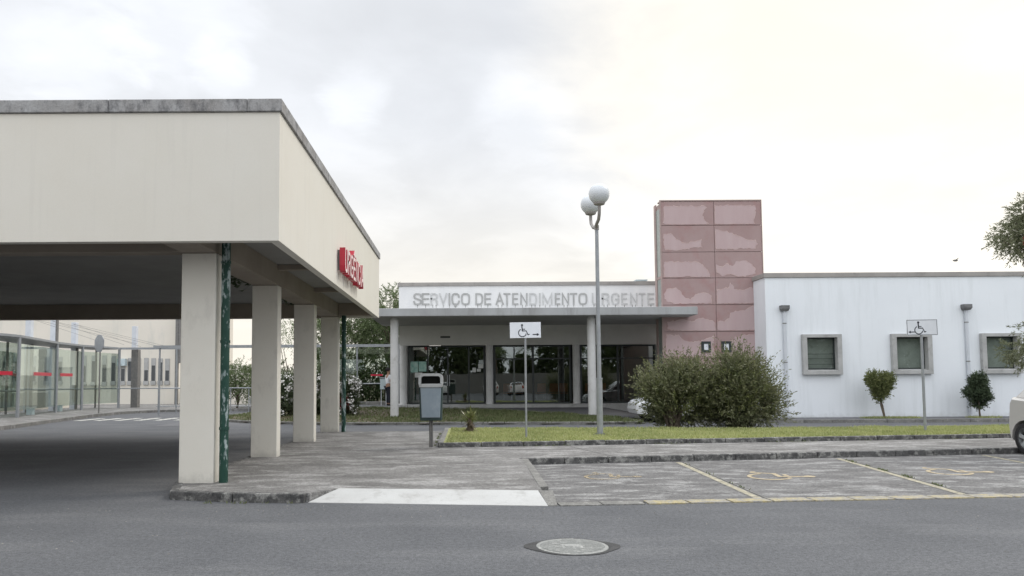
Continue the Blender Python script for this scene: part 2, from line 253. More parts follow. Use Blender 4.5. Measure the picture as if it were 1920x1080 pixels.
# ------------------------------------------------------------------ mesh helpers
class MB:
    def __init__(s, o=(0, 0, 0)): s.v = []; s.f = []; s.mi = []; s.o = Vector(o); s.cur = 0
    def add(s, vs, fs):
        b = len(s.v); s.v += [tuple(Vector(v)-s.o) for v in vs]; s.f += [tuple(b+i for i in f) for f in fs]; s.mi += [s.cur]*len(fs); return s
    def box(s, x0, y0, z0, x1, y1, z1):
        if x0 > x1: x0, x1 = x1, x0
        if y0 > y1: y0, y1 = y1, y0
        if z0 > z1: z0, z1 = z1, z0
        return s.add([(x0,y0,z0),(x1,y0,z0),(x1,y1,z0),(x0,y1,z0),(x0,y0,z1),(x1,y0,z1),(x1,y1,z1),(x0,y1,z1)],
                     [(0,3,2,1),(4,5,6,7),(0,1,5,4),(1,2,6,5),(2,3,7,6),(3,0,4,7)])
    def hexa(s, p): # 4 bottom, 4 top points
        return s.add(p, [(0,3,2,1),(4,5,6,7),(0,1,5,4),(1,2,6,5),(2,3,7,6),(3,0,4,7)])
    def prism(s, poly, z0, z1):
        n = len(poly); vs = [(x,y,z0) for x,y in poly]+[(x,y,z1) for x,y in poly]
        return s.add(vs, [tuple(range(n-1,-1,-1)), tuple(range(n,2*n))]+[(i,(i+1)%n,n+(i+1)%n,n+i) for i in range(n)])
    def ext(s, poly, a, b, axis='y'):  # poly in (x,z), extruded along y
        n = len(poly); vs = [(x,a,z) for x,z in poly]+[(x,b,z) for x,z in poly]
        return s.add(vs, [tuple(range(n)), tuple(range(2*n-1,n-1,-1))]+[(i,n+i,n+(i+1)%n,(i+1)%n) for i in range(n)])
    def tube(s, pts, r, seg=10, cap=True):
        pts = [Vector(p) for p in pts]; rs = r if isinstance(r, (list, tuple)) else [r]*len(pts); rings = []
        prev = None
        for i, p in enumerate(pts):
            d = (pts[min(i+1,len(pts)-1)]-pts[max(i-1,0)]).normalized()
            if prev is None: a = d.orthogonal().normalized()
            else: a = (prev-d*prev.dot(d)).normalized()
            prev = a; b = d.cross(a)
            rings.append([p+(a*math.cos(2*math.pi*k/seg)+b*math.sin(2*math.pi*k/seg))*rs[i] for k in range(seg)])
        vs = [q for rg in rings for q in rg]; fs = []
        for i in range(len(pts)-1):
            for k in range(seg): fs.append((i*seg+k, i*seg+(k+1)%seg, (i+1)*seg+(k+1)%seg, (i+1)*seg+k))
        if cap: fs += [tuple(range(seg-1,-1,-1)), tuple(range((len(pts)-1)*seg, len(pts)*seg))]
        return s.add(vs, fs)
    def cyl(s, x, y, z0, z1, r, seg=20, r2=None): return s.tube([(x,y,z0),(x,y,z1)], [r, r if r2 is None else r2], seg)
    def lathe(s, x, y, prof, seg=24):
        vs = []; fs = []
        for r, z in prof:
            for k in range(seg): vs.append((x+r*math.cos(2*math.pi*k/seg), y+r*math.sin(2*math.pi*k/seg), z))
        for i in range(len(prof)-1):
            for k in range(seg): fs.append((i*seg+k, i*seg+(k+1)%seg, (i+1)*seg+(k+1)%seg, (i+1)*seg+k))
        return s.add(vs, fs+[tuple(range(seg-1,-1,-1)), tuple(range((len(prof)-1)*seg, len(prof)*seg))])
    def sphere(s, c, r, seg=20, rings=12, sc=(1,1,1)):
        c = Vector(c); vs = [c+Vector((0,0,-r*sc[2]))]; fs = []
        for i in range(1, rings):
            ph = math.pi*i/rings-math.pi/2
            for k in range(seg):
                t = 2*math.pi*k/seg; vs.append(c+Vector((r*sc[0]*math.cos(ph)*math.cos(t), r*sc[1]*math.cos(ph)*math.sin(t), r*sc[2]*math.sin(ph))))
        vs.append(c+Vector((0,0,r*sc[2])))
        for k in range(seg): fs.append((0, 1+(k+1)%seg, 1+k))
        for i in range(rings-2):
            for k in range(seg): fs.append((1+i*seg+k, 1+i*seg+(k+1)%seg, 1+(i+1)*seg+(k+1)%seg, 1+(i+1)*seg+k))
        t = len(vs)-1
        for k in range(seg): fs.append((t, 1+(rings-2)*seg+k, 1+(rings-2)*seg+(k+1)%seg))
        return s.add(vs, fs)
    def build(s, name, mt, parent=None, smooth=False, bevel=0, seg=2, loc=None):
        me = bpy.data.meshes.new(name); me.from_pydata(s.v, [], s.f)
        for q in (mt if isinstance(mt, list) else [mt]): me.materials.append(q)
        if isinstance(mt, list): me.polygons.foreach_set('material_index', s.mi)
        o = bpy.data.objects.new(name, me); C.objects.link(o)
        if loc is not None: o.location = loc
        if parent is not None: o.parent = parent
        if smooth:
            me.polygons.foreach_set('use_smooth', [True]*len(me.polygons))
            if not bevel: me.set_sharp_from_angle(angle=R(40))
        if bevel:
            bm_ = o.modifiers.new('bevel', 'BEVEL'); bm_.width = bevel; bm_.segments = seg; bm_.limit_method = 'ANGLE'
            me.polygons.foreach_set('use_smooth', [True]*len(me.polygons)); bm_.harden_normals = True
        me.update(); return o
def thing(name, label, cat, loc=(0, 0, 0), rz=0, group=None):
    o = bpy.data.objects.new(name, None); C.objects.link(o); o.empty_display_size = .3
    o.location = loc; o.rotation_euler = (0, 0, rz); o['label'] = label; o['category'] = cat
    if group: o['group'] = group
    return o
def tag(o, label, cat, group=None):
    o['label'] = label; o['category'] = cat
    if group: o['group'] = group
    return o
def struct(o): o['kind'] = 'structure'; return o
def stuff(o): o['kind'] = 'stuff'; return o
def copy_tree(o, loc=None, rz=None, label=None, par=None):
    c = o.copy(); C.objects.link(c)
    if par is not None: c.parent = par
    if loc is not None: c.location = loc
    if rz is not None: c.rotation_euler = (0, 0, rz)
    if label: c['label'] = label
    for ch in list(o.children): copy_tree(ch, par=c)
    return c
def arc(cx, cy, r, a0, a1, n=8, ry=None):
    ry = r if ry is None else ry
    return [(cx+r*math.cos(R(a0+(a1-a0)*i/n)), cy+ry*math.sin(R(a0+(a1-a0)*i/n))) for i in range(n+1)]
def H(x, y):
    k = max(0, min(1, (8.6-x)/2.2)) * max(0, min(1, (x+11)/5))
    t = max(0, min(y, 34.4)-28.0)*.0700
    return k*t
def resample(path, d):
    out = [Vector(path[0])]; acc = 0.0
    pts = [Vector(p) for p in path]; res = [pts[0].copy()]; cur = pts[0].copy(); i = 1
    need = d
    while i < len(pts):
        seg = (pts[i]-cur).length
        if seg < need: need -= seg; cur = pts[i].copy(); i += 1
        else: cur = cur+(pts[i]-cur).normalized()*need; res.append(cur.copy()); need = d
    if (res[-1]-pts[-1]).length > d*.25: res.append(pts[-1])
    return res
def kerb(name, path, wd, hh, mt, stone=.95, base=lambda x, y: 0.0, side=1, gap=.012, bev=.012, jit=.004, down=.15):
    # side +1: stone body lies to the left of the path direction
    pts = resample([Vector((p[0], p[1], 0)) for p in path], stone); mb = MB()
    for a, b in zip(pts[:-1], pts[1:]):
        d = (b-a); ln = d.length
        if ln < .05: continue
        d.normalize(); n = Vector((-d.y, d.x, 0))*side; a2 = a+d*gap/2; b2 = b-d*gap/2
        j = random.uniform(-jit, jit); k = random.uniform(-jit, jit)
        za = base(a.x, a.y); zb = base(b.x, b.y)
        P = [a2+n*k, b2+n*k, b2+n*(wd+k), a2+n*(wd+k)]
        zz = (za, zb, zb, za)
        lo = [(p.x, p.y, z-down) for p, z in zip(P, zz)]; hi = [(p.x, p.y, z+hh+j) for p, z in zip(P, zz)]
        if side < 0: lo = [lo[i] for i in (0,3,2,1)]; hi = [hi[i] for i in (0,3,2,1)]
        mb.hexa(lo+hi)
    return struct(mb.build(name, mt, bevel=bev))

# ------------------------------------------------------------------ ground
mb = MB(); mb.add([(-900,-900,-.05),(900,-900,-.05),(900,900,-.05),(-900,900,-.05)], [(0,1,2,3)]); struct(mb.build('ground', A['soil']))
mb = MB(); mb.add([(-70,-40,0),(70,-40,0),(70,62,0),(-70,62,0)], [(0,1,2,3)]); struct(mb.build('road', A['asphalt']))
# raised forecourt in front of the entrance: gentle slope
mb = MB(); nx, ny = 60, 40
for j in range(ny+1):
    for i in range(nx+1):
        x = -11.5+i*20.5/nx; y = 27.8+j*16.5/ny; mb.v.append((x, y, H(x, y)+.006))
mb.f = [(j*(nx+1)+i, j*(nx+1)+i+1, (j+1)*(nx+1)+i+1, (j+1)*(nx+1)+i) for j in range(ny) for i in range(nx)]; mb.mi = [0]*len(mb.f)
struct(mb.build('driveway', A['asphalt_far'], smooth=True))

PT = .12
pad = [(-2.04, 10.10), (-1.72, 10.52), (1.03, 10.21), (1.085, 10.22), (1.11, 12.2), (1.15, 14.42), (11.4, 15.95), (30, 18.7), (30, 20.8), (13.6, 18.78), (-.42, 17.05), (-.48, 22.25), (-4.18, 22.25), (-4.18, 11.0)] + arc(-3.45, 11.0, .73, 180, 262, 8)
mb = MB(); mb.prism(pad, -.05, PT); struct(mb.build('pavement', A['pad']))
kerb('kerb', [(-4.3, 22.3), (-4.3, 11.0)] + arc(-3.45, 11.0, .85, 180, 262, 6) + [(-2.06, 10.0)], .13, PT+.006, A['kerb'], 1.0, side=1, bev=.02)
kerb('kerb', [(1.10, 14.32), (11.4, 15.85), (30, 18.6)], .14, PT+.006, A['kerb'], .88, side=1, bev=.018)
kerb('kerb', [(1.14, 14.45), (1.08, 10.25)], .13, PT+.004, A['kerb_light'], 1.3, side=1)
kerb('kerb', [(-4.3, 22.42), (-.5, 22.42)], .13, PT+.006, A['kerb_light'], 1.0, side=-1)
# white painted dropped-kerb ramp
mb = MB(); a, b_, c_, d_ = (-2.05, 10.05), (1.10, 9.66), (1.03, 10.21), (-1.73, 10.53)
mb.add([(*a, .006), (*b_, .006), (*c_, PT+.003), (*d_, PT+.003), (*a, -.02), (*b_, -.02), (*c_, -.02), (*d_, -.02)], [(0,1,2,3),(4,5,1,0),(5,6,2,1),(7,4,0,3)])
struct(mb.build('ramp', A['ramp']))
mb = MB(); mb.hexa([(1.10, 9.66, -.02), (1.22, 9.66, -.02), (1.23, 10.22, -.02), (1.035, 10.22, -.02), (1.10, 9.66, .012), (1.22, 9.66, .012), (1.23, 10.22, PT), (1.04, 10.22, PT)])
struct(mb.build('kerb', A['kerb_light']))
# parking bays
mb = MB(); mb.add([(1.22, 9.80, .006), (30, 12.05, .006), (30, 18.64, .006), (1.14, 14.36, .006)], [(0,1,2,3)]); struct(mb.build('parking_bay', A['asphalt_bay']))
e0 = Vector((1.25, 9.64, 0)); ed = (Vector((30, 11.9, 0))-e0).normalized()
kerb('kerb', [e0, e0+ed*1.15], .24, .016, A['kerb_light'], .56, side=1, bev=.006, jit=.002)
kerb('kerb', [e0+ed*1.15, (30, 11.9)], .24, .018, A['edge_yellow'], .56, side=1, gap=.03, bev=.006, jit=.002)
def strip(mb, a, b, wd, z):
    a = Vector((a[0], a[1], 0)); b = Vector((b[0], b[1], 0)); d = (b-a).normalized(); n = Vector((-d.y, d.x, 0))*wd/2; k = max(1, int((b-a).length/.3))
    for i in range(k):
        p = a.lerp(b, i/k); q = a.lerp(b, (i+1)/k)
        mb.add([(p.x-n.x, p.y-n.y, z), (q.x-n.x, q.y-n.y, z), (q.x+n.x, q.y+n.y, z), (p.x+n.x, p.y+n.y, z)], [(0,1,2,3)])
for a, b in (((3.98, 10.12), (4.19, 14.6)), ((6.88, 10.35), (7.54, 15.1)), ((9.95, 10.6), (10.8, 15.6)), ((13.1, 10.85), (14.0, 16.1)), ((16.2, 11.1), (17.2, 16.6))):
    mb = MB(); strip(mb, a, b, .10, .0115); struct(mb.build('bay_line', A['yellow_paint']))
    mb = MB(); strip(mb, (a[0]+.03, a[1]), (b[0]+.03, b[1]), .19, .0095); struct(mb.build('bay_strip', A['kerb_light'])); mb = MB(); strip(mb, (a[0]+.085, a[1]), (b[0]+.085, b[1]), .02, .0125); struct(mb.build('bay_joint', A['iron_dark']))
def wheelchair(mb, fn, t):
    # unit symbol about 1 high: u right, v up
    cnt_ = [0]
    def pl(path, wdt):
        for (a, b) in zip(path[:-1], path[1:]):
            cnt_[0] += 1; tq = t+cnt_[0]*.00006
            a = Vector(a); b = Vector(b); d = (b-a).normalized(); n = Vector((-d.y, d.x))*wdt/2; a = a-d*wdt*.25; b = b+d*wdt*.25
            q = [a-n, b-n, b+n, a+n]
            mb.add([fn(p.x, p.y, 0) for p in q]+[fn(p.x, p.y, tq) for p in q], [(0,1,2,3),(7,6,5,4),(0,4,5,1),(1,5,6,2),(2,6,7,3),(3,7,4,0)])
    c = [(.20+.085*math.cos(2*math.pi*k/16), .90+.085*math.sin(2*math.pi*k/16)) for k in range(16)]
    mb.add([fn(x, y, t) for x, y in c], [tuple(range(16))]); mb.add([fn(x, y, 0) for x, y in c], [tuple(range(16))])
    pl([(.19, .84), (.22, .44)], .085); pl([(.22, .58), (.42, .58)], .06); pl([(.22, .45), (.52, .45)], .075); pl([(.52, .45), (.66, .14), (.76, .19)], .065)
    pl([(.22+.30*math.cos(R(q)), .30+.30*math.sin(R(q))) for q in range(118, 350, 12)], .065)
for i, (x, y, sc, cov) in enumerate(((2.55, 12.65, 1.0, 0), (5.3, 12.55, 1.15, 1), (8.55, 13.0, 1.15, 1))):
    mb = MB(); ax = Vector((.16, 1, 0)).normalized(); bx = Vector((1, .02, 0)).normalized()
    # painted lying across the bay, head towards the left
    wheelchair(mb, lambda u, v, t: tuple(Vector((x, y, .0095+t)) - bx*(v-.5)*sc*.95*-1 + ax*(u-.35)*sc*1.1), .001)
    struct(mb.build('bay_symbol', wornpaint('worn_symbol', (.42, .35, .235), 0.78 if cov else .42, 11, .14)))
# joints and cracks in the pavement
mb = MB(); strip(mb, (2.95, 14.75), (2.45, 16.9), .022, PT+.002); strip(mb, (-2.0, 11.3), (-1.75, 12.4), .010, PT+.002)
struct(mb.build('pavement_joint', A['iron_dark']))

# grass island
gp = [(-.50, 16.92), (30, 20.72), (30, 22.6), (16, 21.9), (9, 21.35), (5, 21.9), (-.45, 22.3)]
mb = MB(); mb.prism([(p[0]+(.05 if p[0] < 0 else 0), p[1]) for p in gp], -.02, .215); struct(mb.build('lawn', A['grass']))
kerb('kerb', [(-.52, 16.86), (14, 18.67), (30, 20.66)], .13, .225, A['kerb'], .97, side=1, bev=.02)
kerb('kerb', [(-.50, 22.4), (-.54, 17.0)], .13, .225, A['kerb_light'], 1.0, side=1, bev=.02)
kerb('kerb', [(-.5, 22.4), (5, 22.0), (9, 21.45), (16, 22.0), (30, 22.7)], .12, .20, A['kerb'], 1.0, side=1, bev=.02)

def inside(p, poly):
    c = False; j = len(poly)-1
    for i in range(len(poly)):
        if (poly[i][1] > p[1]) != (poly[j][1] > p[1]) and p[0] < (poly[j][0]-poly[i][0])*(p[1]-poly[i][1])/(poly[j][1]-poly[i][1])+poly[i][0]: c = not c
        j = i
    return c
def blades(name, poly, n, hz, hgt, mt, zf, dens=None, seed=1, wd=.012):
    rng = random.Random(seed); x0 = min(p[0] for p in poly); x1 = max(p[0] for p in poly); y0 = min(p[1] for p in poly); y1 = max(p[1] for p in poly)
    mb = MB(); k = 0; tries = 0
    while k < n and tries < n*12:
        tries += 1; x = rng.uniform(x0, x1); y = rng.uniform(y0, y1)
        if not inside((x, y), poly): continue
        d = mnoise.noise(Vector((x*.9, y*.9, 3)))
        if dens and rng.random() > dens(x, y, d): continue
        z = zf(x, y); h = hgt*rng.uniform(.5, 1.3)*(1+.7*max(0, d)); a = rng.uniform(0, 6.28); t = rng.uniform(.1, .7)*h; dx = math.cos(a); dy = math.sin(a); w_ = wd*rng.uniform(.7, 1.4)
        b = len(mb.v); mb.v += [(x-dy*w_, y+dx*w_, z), (x+dy*w_, y-dx*w_, z), (x+dx*t, y+dy*t, z+h)]; mb.f.append((b, b+1, b+2)); mb.mi.append(0); k += 1
    return stuff(mb.build(name, mt))
g1 = [(-.35, 17.08), (17, 19.2), (17, 22.0), (9, 21.4), (5, 21.9), (-.3, 22.25)]
blades('grass', g1, 52000, 0, .05, A['blade'], lambda x, y: .21, seed=2)
rng = random.Random(15); mb = MB()
for k in range(260):
    x = rng.uniform(-.2, 16); y = rng.uniform(17.3, 21.6)
    if inside((x, y), g1) and mnoise.noise(Vector((x, y, 9))) > -.1:
        q = rng.uniform(.008, .016); mb.add([(x-q, y, .262), (x+q, y, .262), (x, y-q, .275)], [(0,1,2)])
stuff(mb.build('clover_flowers', A['petal']))

# planting bed in front of the entrance
bed = [(-8.6, 29.1), (-7.0, 28.35), (-5, 27.95), (-2, 27.75), (2, 27.5), (5.4, 27.15), (6.3, 27.3), (6.75, 27.75), (6.6, 28.4), (5.6, 29.5), (4.2, 30.7), (2.4, 31.9), (.5, 32.75), (-2.5, 33.3), (-6, 34.2), (-8.5, 35.6), (-9.8, 35.9), (-10.7, 35.0), (-10.6, 32.8), (-9.8, 30.4)]
def bedz(x, y): return H(x, y)+.07+.04*mnoise.noise(Vector((x*.6, y*.6, 1)))
def bedpart(name, cond, mt):
    mb = MB(); st = .16; idx = {}
    def vid(i, j):
        if (i, j) not in idx:
            x = -11+i*st; y = 27+j*st; idx[(i, j)] = len(mb.v); mb.v.append((x, y, bedz(x, y)))
        return idx[(i, j)]
    for i in range(112):
        for j in range(58):
            x = -11+(i+.5)*st; y = 27+(j+.5)*st
            if inside((x, y), bed): mb.f.append((vid(i,j), vid(i+1,j), vid(i+1,j+1), vid(i,j+1))); mb.mi.append(0)
    return mb.build(name, mt, smooth=True)
struct(bedpart('planting_bed', None, A['soil']))
kerb('kerb', [*bed, bed[0]], .14, .11, A['kerb_light'], .8, base=H, side=1, bev=.02)
blades('bed_grass', bed, 30000, 0, .075, A['bedgrass'], bedz, dens=lambda x, y, d: (.9 if x > .2 else .22+.5*max(0, d)) if x > -3 else .12+.5*max(0, d), seed=5, wd=.018)

# pavement along the white building
mb = MB(); mb.prism([(8.6, 27.75), (40, 27.0), (40, 29.4), (12.3, 29.4), (12.3, 30.3), (8.6, 30.3)], -.05, .115); struct(mb.build('pavement', A['asphalt_far']))
kerb('kerb', [(8.6, 27.65), (40, 26.9)], .12, .12, A['kerb_light'], 1.0, side=1)
# left-hand pavement across the drop-off road
lp = [(-15.6, 20), (-16.0, 26), (-16.9, 31), (-17.6, 36), (-17.7, 39.5), (-16.6, 41.6), (-13.5, 42.2), (-8, 42.4), (-8, 60), (-70, 60), (-70, 20)]
mb = MB(); mb.prism(lp[::-1], -.04, .13); struct(mb.build('pavement', A['pad']))
kerb('kerb', lp[:8], .14, .14, A['kerb_light'], 1.0, side=1)
for k in range(7):
    x = -16.75+k*.86; mb = MB(); mb.add([(x, 32.3, .006), (x+.36, 32.3, .006), (x+.42, 34.5, .006), (x+.06, 34.5, .006)], [(0,1,2,3)])
    struct(mb.build('crossing_stripe', A['white_paint']))

# manhole
t = thing('manhole_cover', 'round cast iron manhole cover set in the foreground road', 'manhole', (1.06, 7.31, 0))
mb = MB(); pr = [(.345*math.cos(R(a)), .345*math.sin(R(a))) for a in range(0, 360, 9)]
mb.prism(pr, -.01, .008)
for k in range(-8, 9):
    y = k*.038; hw = math.sqrt(max(0, .31**2-y*y))
    if hw > .05: 
        segs = [(-hw, hw)] if abs(k) > 2 else [(-hw, -.1), (.1, hw)]
        for a, b in segs: mb.hexa([(a, y-.010, .006), (b, y-.010+.02, .006), (b, y+.010+.02, .006), (a, y+.010, .006), (a, y-.010, .013), (b, y-.010+.02, .013), (b, y+.010+.02, .013), (a, y+.010, .013)])
mb.box(-.07, -.05, .006, .07, .05, .013)
mb.build('lid', A['iron'], t)
mb = MB(); n_ = 48; ring = []
for k in range(n_):
    a = 2*math.pi*k/n_; r1 = .35; r2 = .378+.01*math.sin(5*a)+.09*abs(math.cos(a))**10; ring.append((a, r1, r2))
vs = [(r1*math.cos(a), r1*math.sin(a), .006) for a, r1, r2 in ring]+[(r2*math.cos(a), r2*math.sin(a), .0055) for a, r1, r2 in ring]
mb.add(vs, [(k, n_+k, n_+(k+1) % n_, (k+1) % n_) for k in range(n_)]); mb.build('frame', A['iron_dark'], t)

rng = random.Random(77); mb = MB()
for k in range(420):
    x = rng.uniform(-7, 9); y = rng.uniform(5.2, 9.5) if k % 3 else rng.uniform(9.2, 9.9)-.04*abs(x); q = rng.uniform(.004, .013)
    if math.hypot(x-1.06, y-7.3) < .5: continue
    mb.add([(x-q, y-q, .001), (x+q, y-q*.6, .001), (x+q*.6, y+q, .001), (x, y, q*1.1)], [(0,1,3), (1,2,3), (2,0,3)])
stuff(mb.build('grit', A['kerb_light']))
mb = MB(); bl = []
for a, b, n_ in (((7.02, 10.6), (7.55, 14.8), 420), ((4.1, 10.4), (4.25, 14.4), 90), ((1.3, 14.42), (11.3, 15.9), 260), ((-.3, 16.88), (13, 18.52), 420), ((-3.6, 10.02), (-2.2, 9.98), 60), ((-.62, 17.1), (-.6, 22), 200)):
    for k in range(n_):
        t_ = rng.random(); 
        if mnoise.noise(Vector((t_*9, n_, 0))) < .05: continue
        x = a[0]+(b[0]-a[0])*t_+rng.gauss(0, .02); y = a[1]+(b[1]-a[1])*t_-abs(rng.gauss(0, .025)); z = PT if (a[1] > 16) else .008; h = rng.uniform(.015, .05); g = rng.uniform(0, 6.28); wq = .008
        mb.add([(x-wq, y, z), (x+wq, y, z), (x+h*.6*math.cos(g), y+h*.6*math.sin(g), z+h)], [(0,1,2)])
stuff(mb.build('weeds', A['bedgrass']))
# unseen block added on the left to darken the space under the canopy
O = (-20, 10, 0); hb = thing('light_blocker', 'unseen cream block added left of the drop-off canopy to cut light under it', 'building', O)
b = MB(O); b.box(-28, -14, 0, -16.75, 22.0, 9.0); b.build('wall', A['cream'], hb)
for k in range(9):
    b = MB(O); y = -11+k*3.6; b.box(-16.748, y, 1.2, -16.70, y+1.4, 2.6); f_ = b.build('window', A['window_conc'], hb); b = MB(O); b.box(-16.702, y+.1, 1.3, -16.69, y+1.3, 2.5); b.build('pane', A['carglass'], f_)
# ------------------------------------------------------------------ drop-off canopy
cx1, cy0, cy1, cx0 = -2.53, 10.3, 23.0, -16.6
O = (-9, 16, 0)
cn = thing('entrance_canopy', 'large cream concrete drop-off canopy on square pillars at the left', 'canopy', O)
mb = MB(O); f0, f1 = 3.57, 5.40; tk = .14
mb.box(cx0, cy0, f0, cx1, cy0+tk, f1); mb.box(cx1-tk, cy0+tk, f0, cx1, cy1, f1); mb.box(cx0, cy1-tk, f0, cx1-tk, cy1, f1); mb.box(cx0, cy0+tk, f0, cx0+tk, cy1-tk, f1)
mb.build('fascia', A['render'], cn, bevel=.008)
e = .035; cp = .34; mb = MB(O)
z0, z1 = 5.402, 5.585
def copingrun(x0, y0, x1, y1, alongx):
    ln = 1.95; a = x0 if alongx else y0; end = x1 if alongx else y1
    while a < end-.05:
        b = min(a+ln, end)
        if end-b < .3: b = end
        if alongx: mb.box(a+.0015, y0, z0, b-.0015, y1, z1)
        else: mb.box(x0, a+.0015, z0, x1, b-.0015, z1)
        a = b
copingrun(cx0-e, cy0-e, cx1+e, cy0+cp, True); copingrun(cx1-cp, cy0+cp+.002, cx1+e, cy1+e, False); copingrun(cx0-e, cy0+cp+.002, cx0+cp, cy1+e, False); copingrun(cx0+cp, cy1-cp, cx1-cp, cy1+e, True)
mb.build('coping', A['coping'], cn, bevel=.012)
mb = MB(O); mb.box(cx0+tk, cy0+tk, 5.05, cx1-tk, cy1-tk, 5.2); mb.build('roof', A['coping2'], cn)
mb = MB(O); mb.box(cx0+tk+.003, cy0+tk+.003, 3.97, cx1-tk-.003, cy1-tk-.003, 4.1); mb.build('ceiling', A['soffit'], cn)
cols = [(-3.94, 11.16), (-3.94, 14.95), (-3.94, 18.7), (-3.94, 22.3)]
cw = .26
def beam(x0, y0, x1, y1, zb=3.56, zt=3.968, nm='beam'):
    b = MB(O); b.box(x0, y0, zb, x1, y1, zt); b.build(nm, A['beam'], cn, bevel=.01)
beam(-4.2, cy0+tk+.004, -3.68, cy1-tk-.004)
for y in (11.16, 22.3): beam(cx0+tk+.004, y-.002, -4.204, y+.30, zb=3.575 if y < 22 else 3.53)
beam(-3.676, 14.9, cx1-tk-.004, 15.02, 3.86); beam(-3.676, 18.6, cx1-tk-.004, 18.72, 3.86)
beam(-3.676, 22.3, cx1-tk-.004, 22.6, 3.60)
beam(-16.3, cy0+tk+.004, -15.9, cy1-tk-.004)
for X0 in (-3.94, -16.1):
    for i, (_, y) in enumerate(cols):
        b = MB(O); b.box(X0-cw, y-.0, .10, X0+cw, y+.30, 3.556); b.build('pillar', A['render_col'], cn, bevel=.015, seg=3)
for (px_, py_) in ((-3.55, 11.22), (-3.52, 22.38)):
    b = MB(O); b.cyl(px_, py_, .12, 3.955, .066, 20)
    dp = b.build('drainpipe', A['pipe_green'], cn, smooth=True)
    for z in (.9, 2.2, 3.4): b = MB(O); b.cyl(px_, py_, z, z+.04, .075, 20); b.build('bracket', A['pipe_green'], dp, smooth=True)
# torn dark membrane hanging under the ceiling near the second pillar
for k, (bx, by, s_) in enumerate(((-4.9, 16.4, 1.0), (-4.75, 20.6, .8))):
    rng = random.Random(31+k); b = MB((bx, by, 3.96))
    for i in range(150):
        x = bx+rng.gauss(0, .26)*s_; y = by+rng.gauss(0, .3); z = 3.95-abs(rng.gauss(0, .11))*s_; a = rng.uniform(0, 6.28); l_ = rng.uniform(.06, .16)
        b.add([(x, y, z), (x+l_*math.cos(a), y+l_*math.sin(a), z-rng.uniform(-.03, .06)), (x+.05, y+.03, z+.05)], [(0, 1, 2)])
    tag(b.build('climbing_plant', A['topiary_dark'], loc=(bx, by, 3.96)), ('dark leafy clump hanging under the canopy ceiling behind the second pillar', 'dark leafy clump hanging under the canopy ceiling behind the third pillar')[k], 'plant')

# letters -----------------------------------------------------------
_C = [(1,.72),(.94,.90),(.72,1),(.3,1),(.07,.9),(0,.7),(0,.3),(.07,.1),(.3,0),(.72,0),(.94,.1),(1,.28)]
_E = [[(1,1),(0,1),(0,0),(1,0)], [(0,.52),(.9,.52)]]
STROKES = {'S': [[(1,.77),(.93,.93),(.72,1),(.28,1),(.05,.91),(0,.76),(.08,.61),(.35,.54),(.65,.47),(.92,.38),(1,.23),(.93,.08),(.7,0),(.28,0),(.06,.08),(0,.25)]],
 'E': _E, 'Ê': _E+[[(.18,1.2),(.5,1.36),(.82,1.2)]], 'R': [[(0,0),(0,1),(.68,1),(.92,.93),(1,.77),(.93,.6),(.7,.52),(0,.52)], [(.6,.52),(.9,.38),(1,0)]],
 'V': [[(0,1),(.5,0),(1,1)]], 'I': [[(.5,0),(.5,1)]], 'C': [_C], 'Ç': [_C, [(.5,-.02),(.56,-.12),(.4,-.19)]], 'O': [_C+[(1,.72)]],
 'D': [[(0,0),(0,1),(.55,1),(.88,.92),(1,.7),(1,.3),(.88,.08),(.55,0),(0,0)]], 'A': [[(0,0),(.5,1),(1,0)], [(.2,.33),(.8,.33)]], 'T': [[(0,1),(1,1)], [(.5,1),(.5,0)]],
 'N': [[(0,0),(0,1),(1,0),(1,1)]], 'M': [[(0,0),(0,1),(.5,.12),(1,1),(1,0)]], 'U': [[(0,1),(0,.25),(.1,.05),(.35,0),(.65,0),(.9,.05),(1,.25),(1,1)]],
 'G': [_C[:-2]+[(.94,.1),(1,.22),(1,.46),(.55,.46)]]}
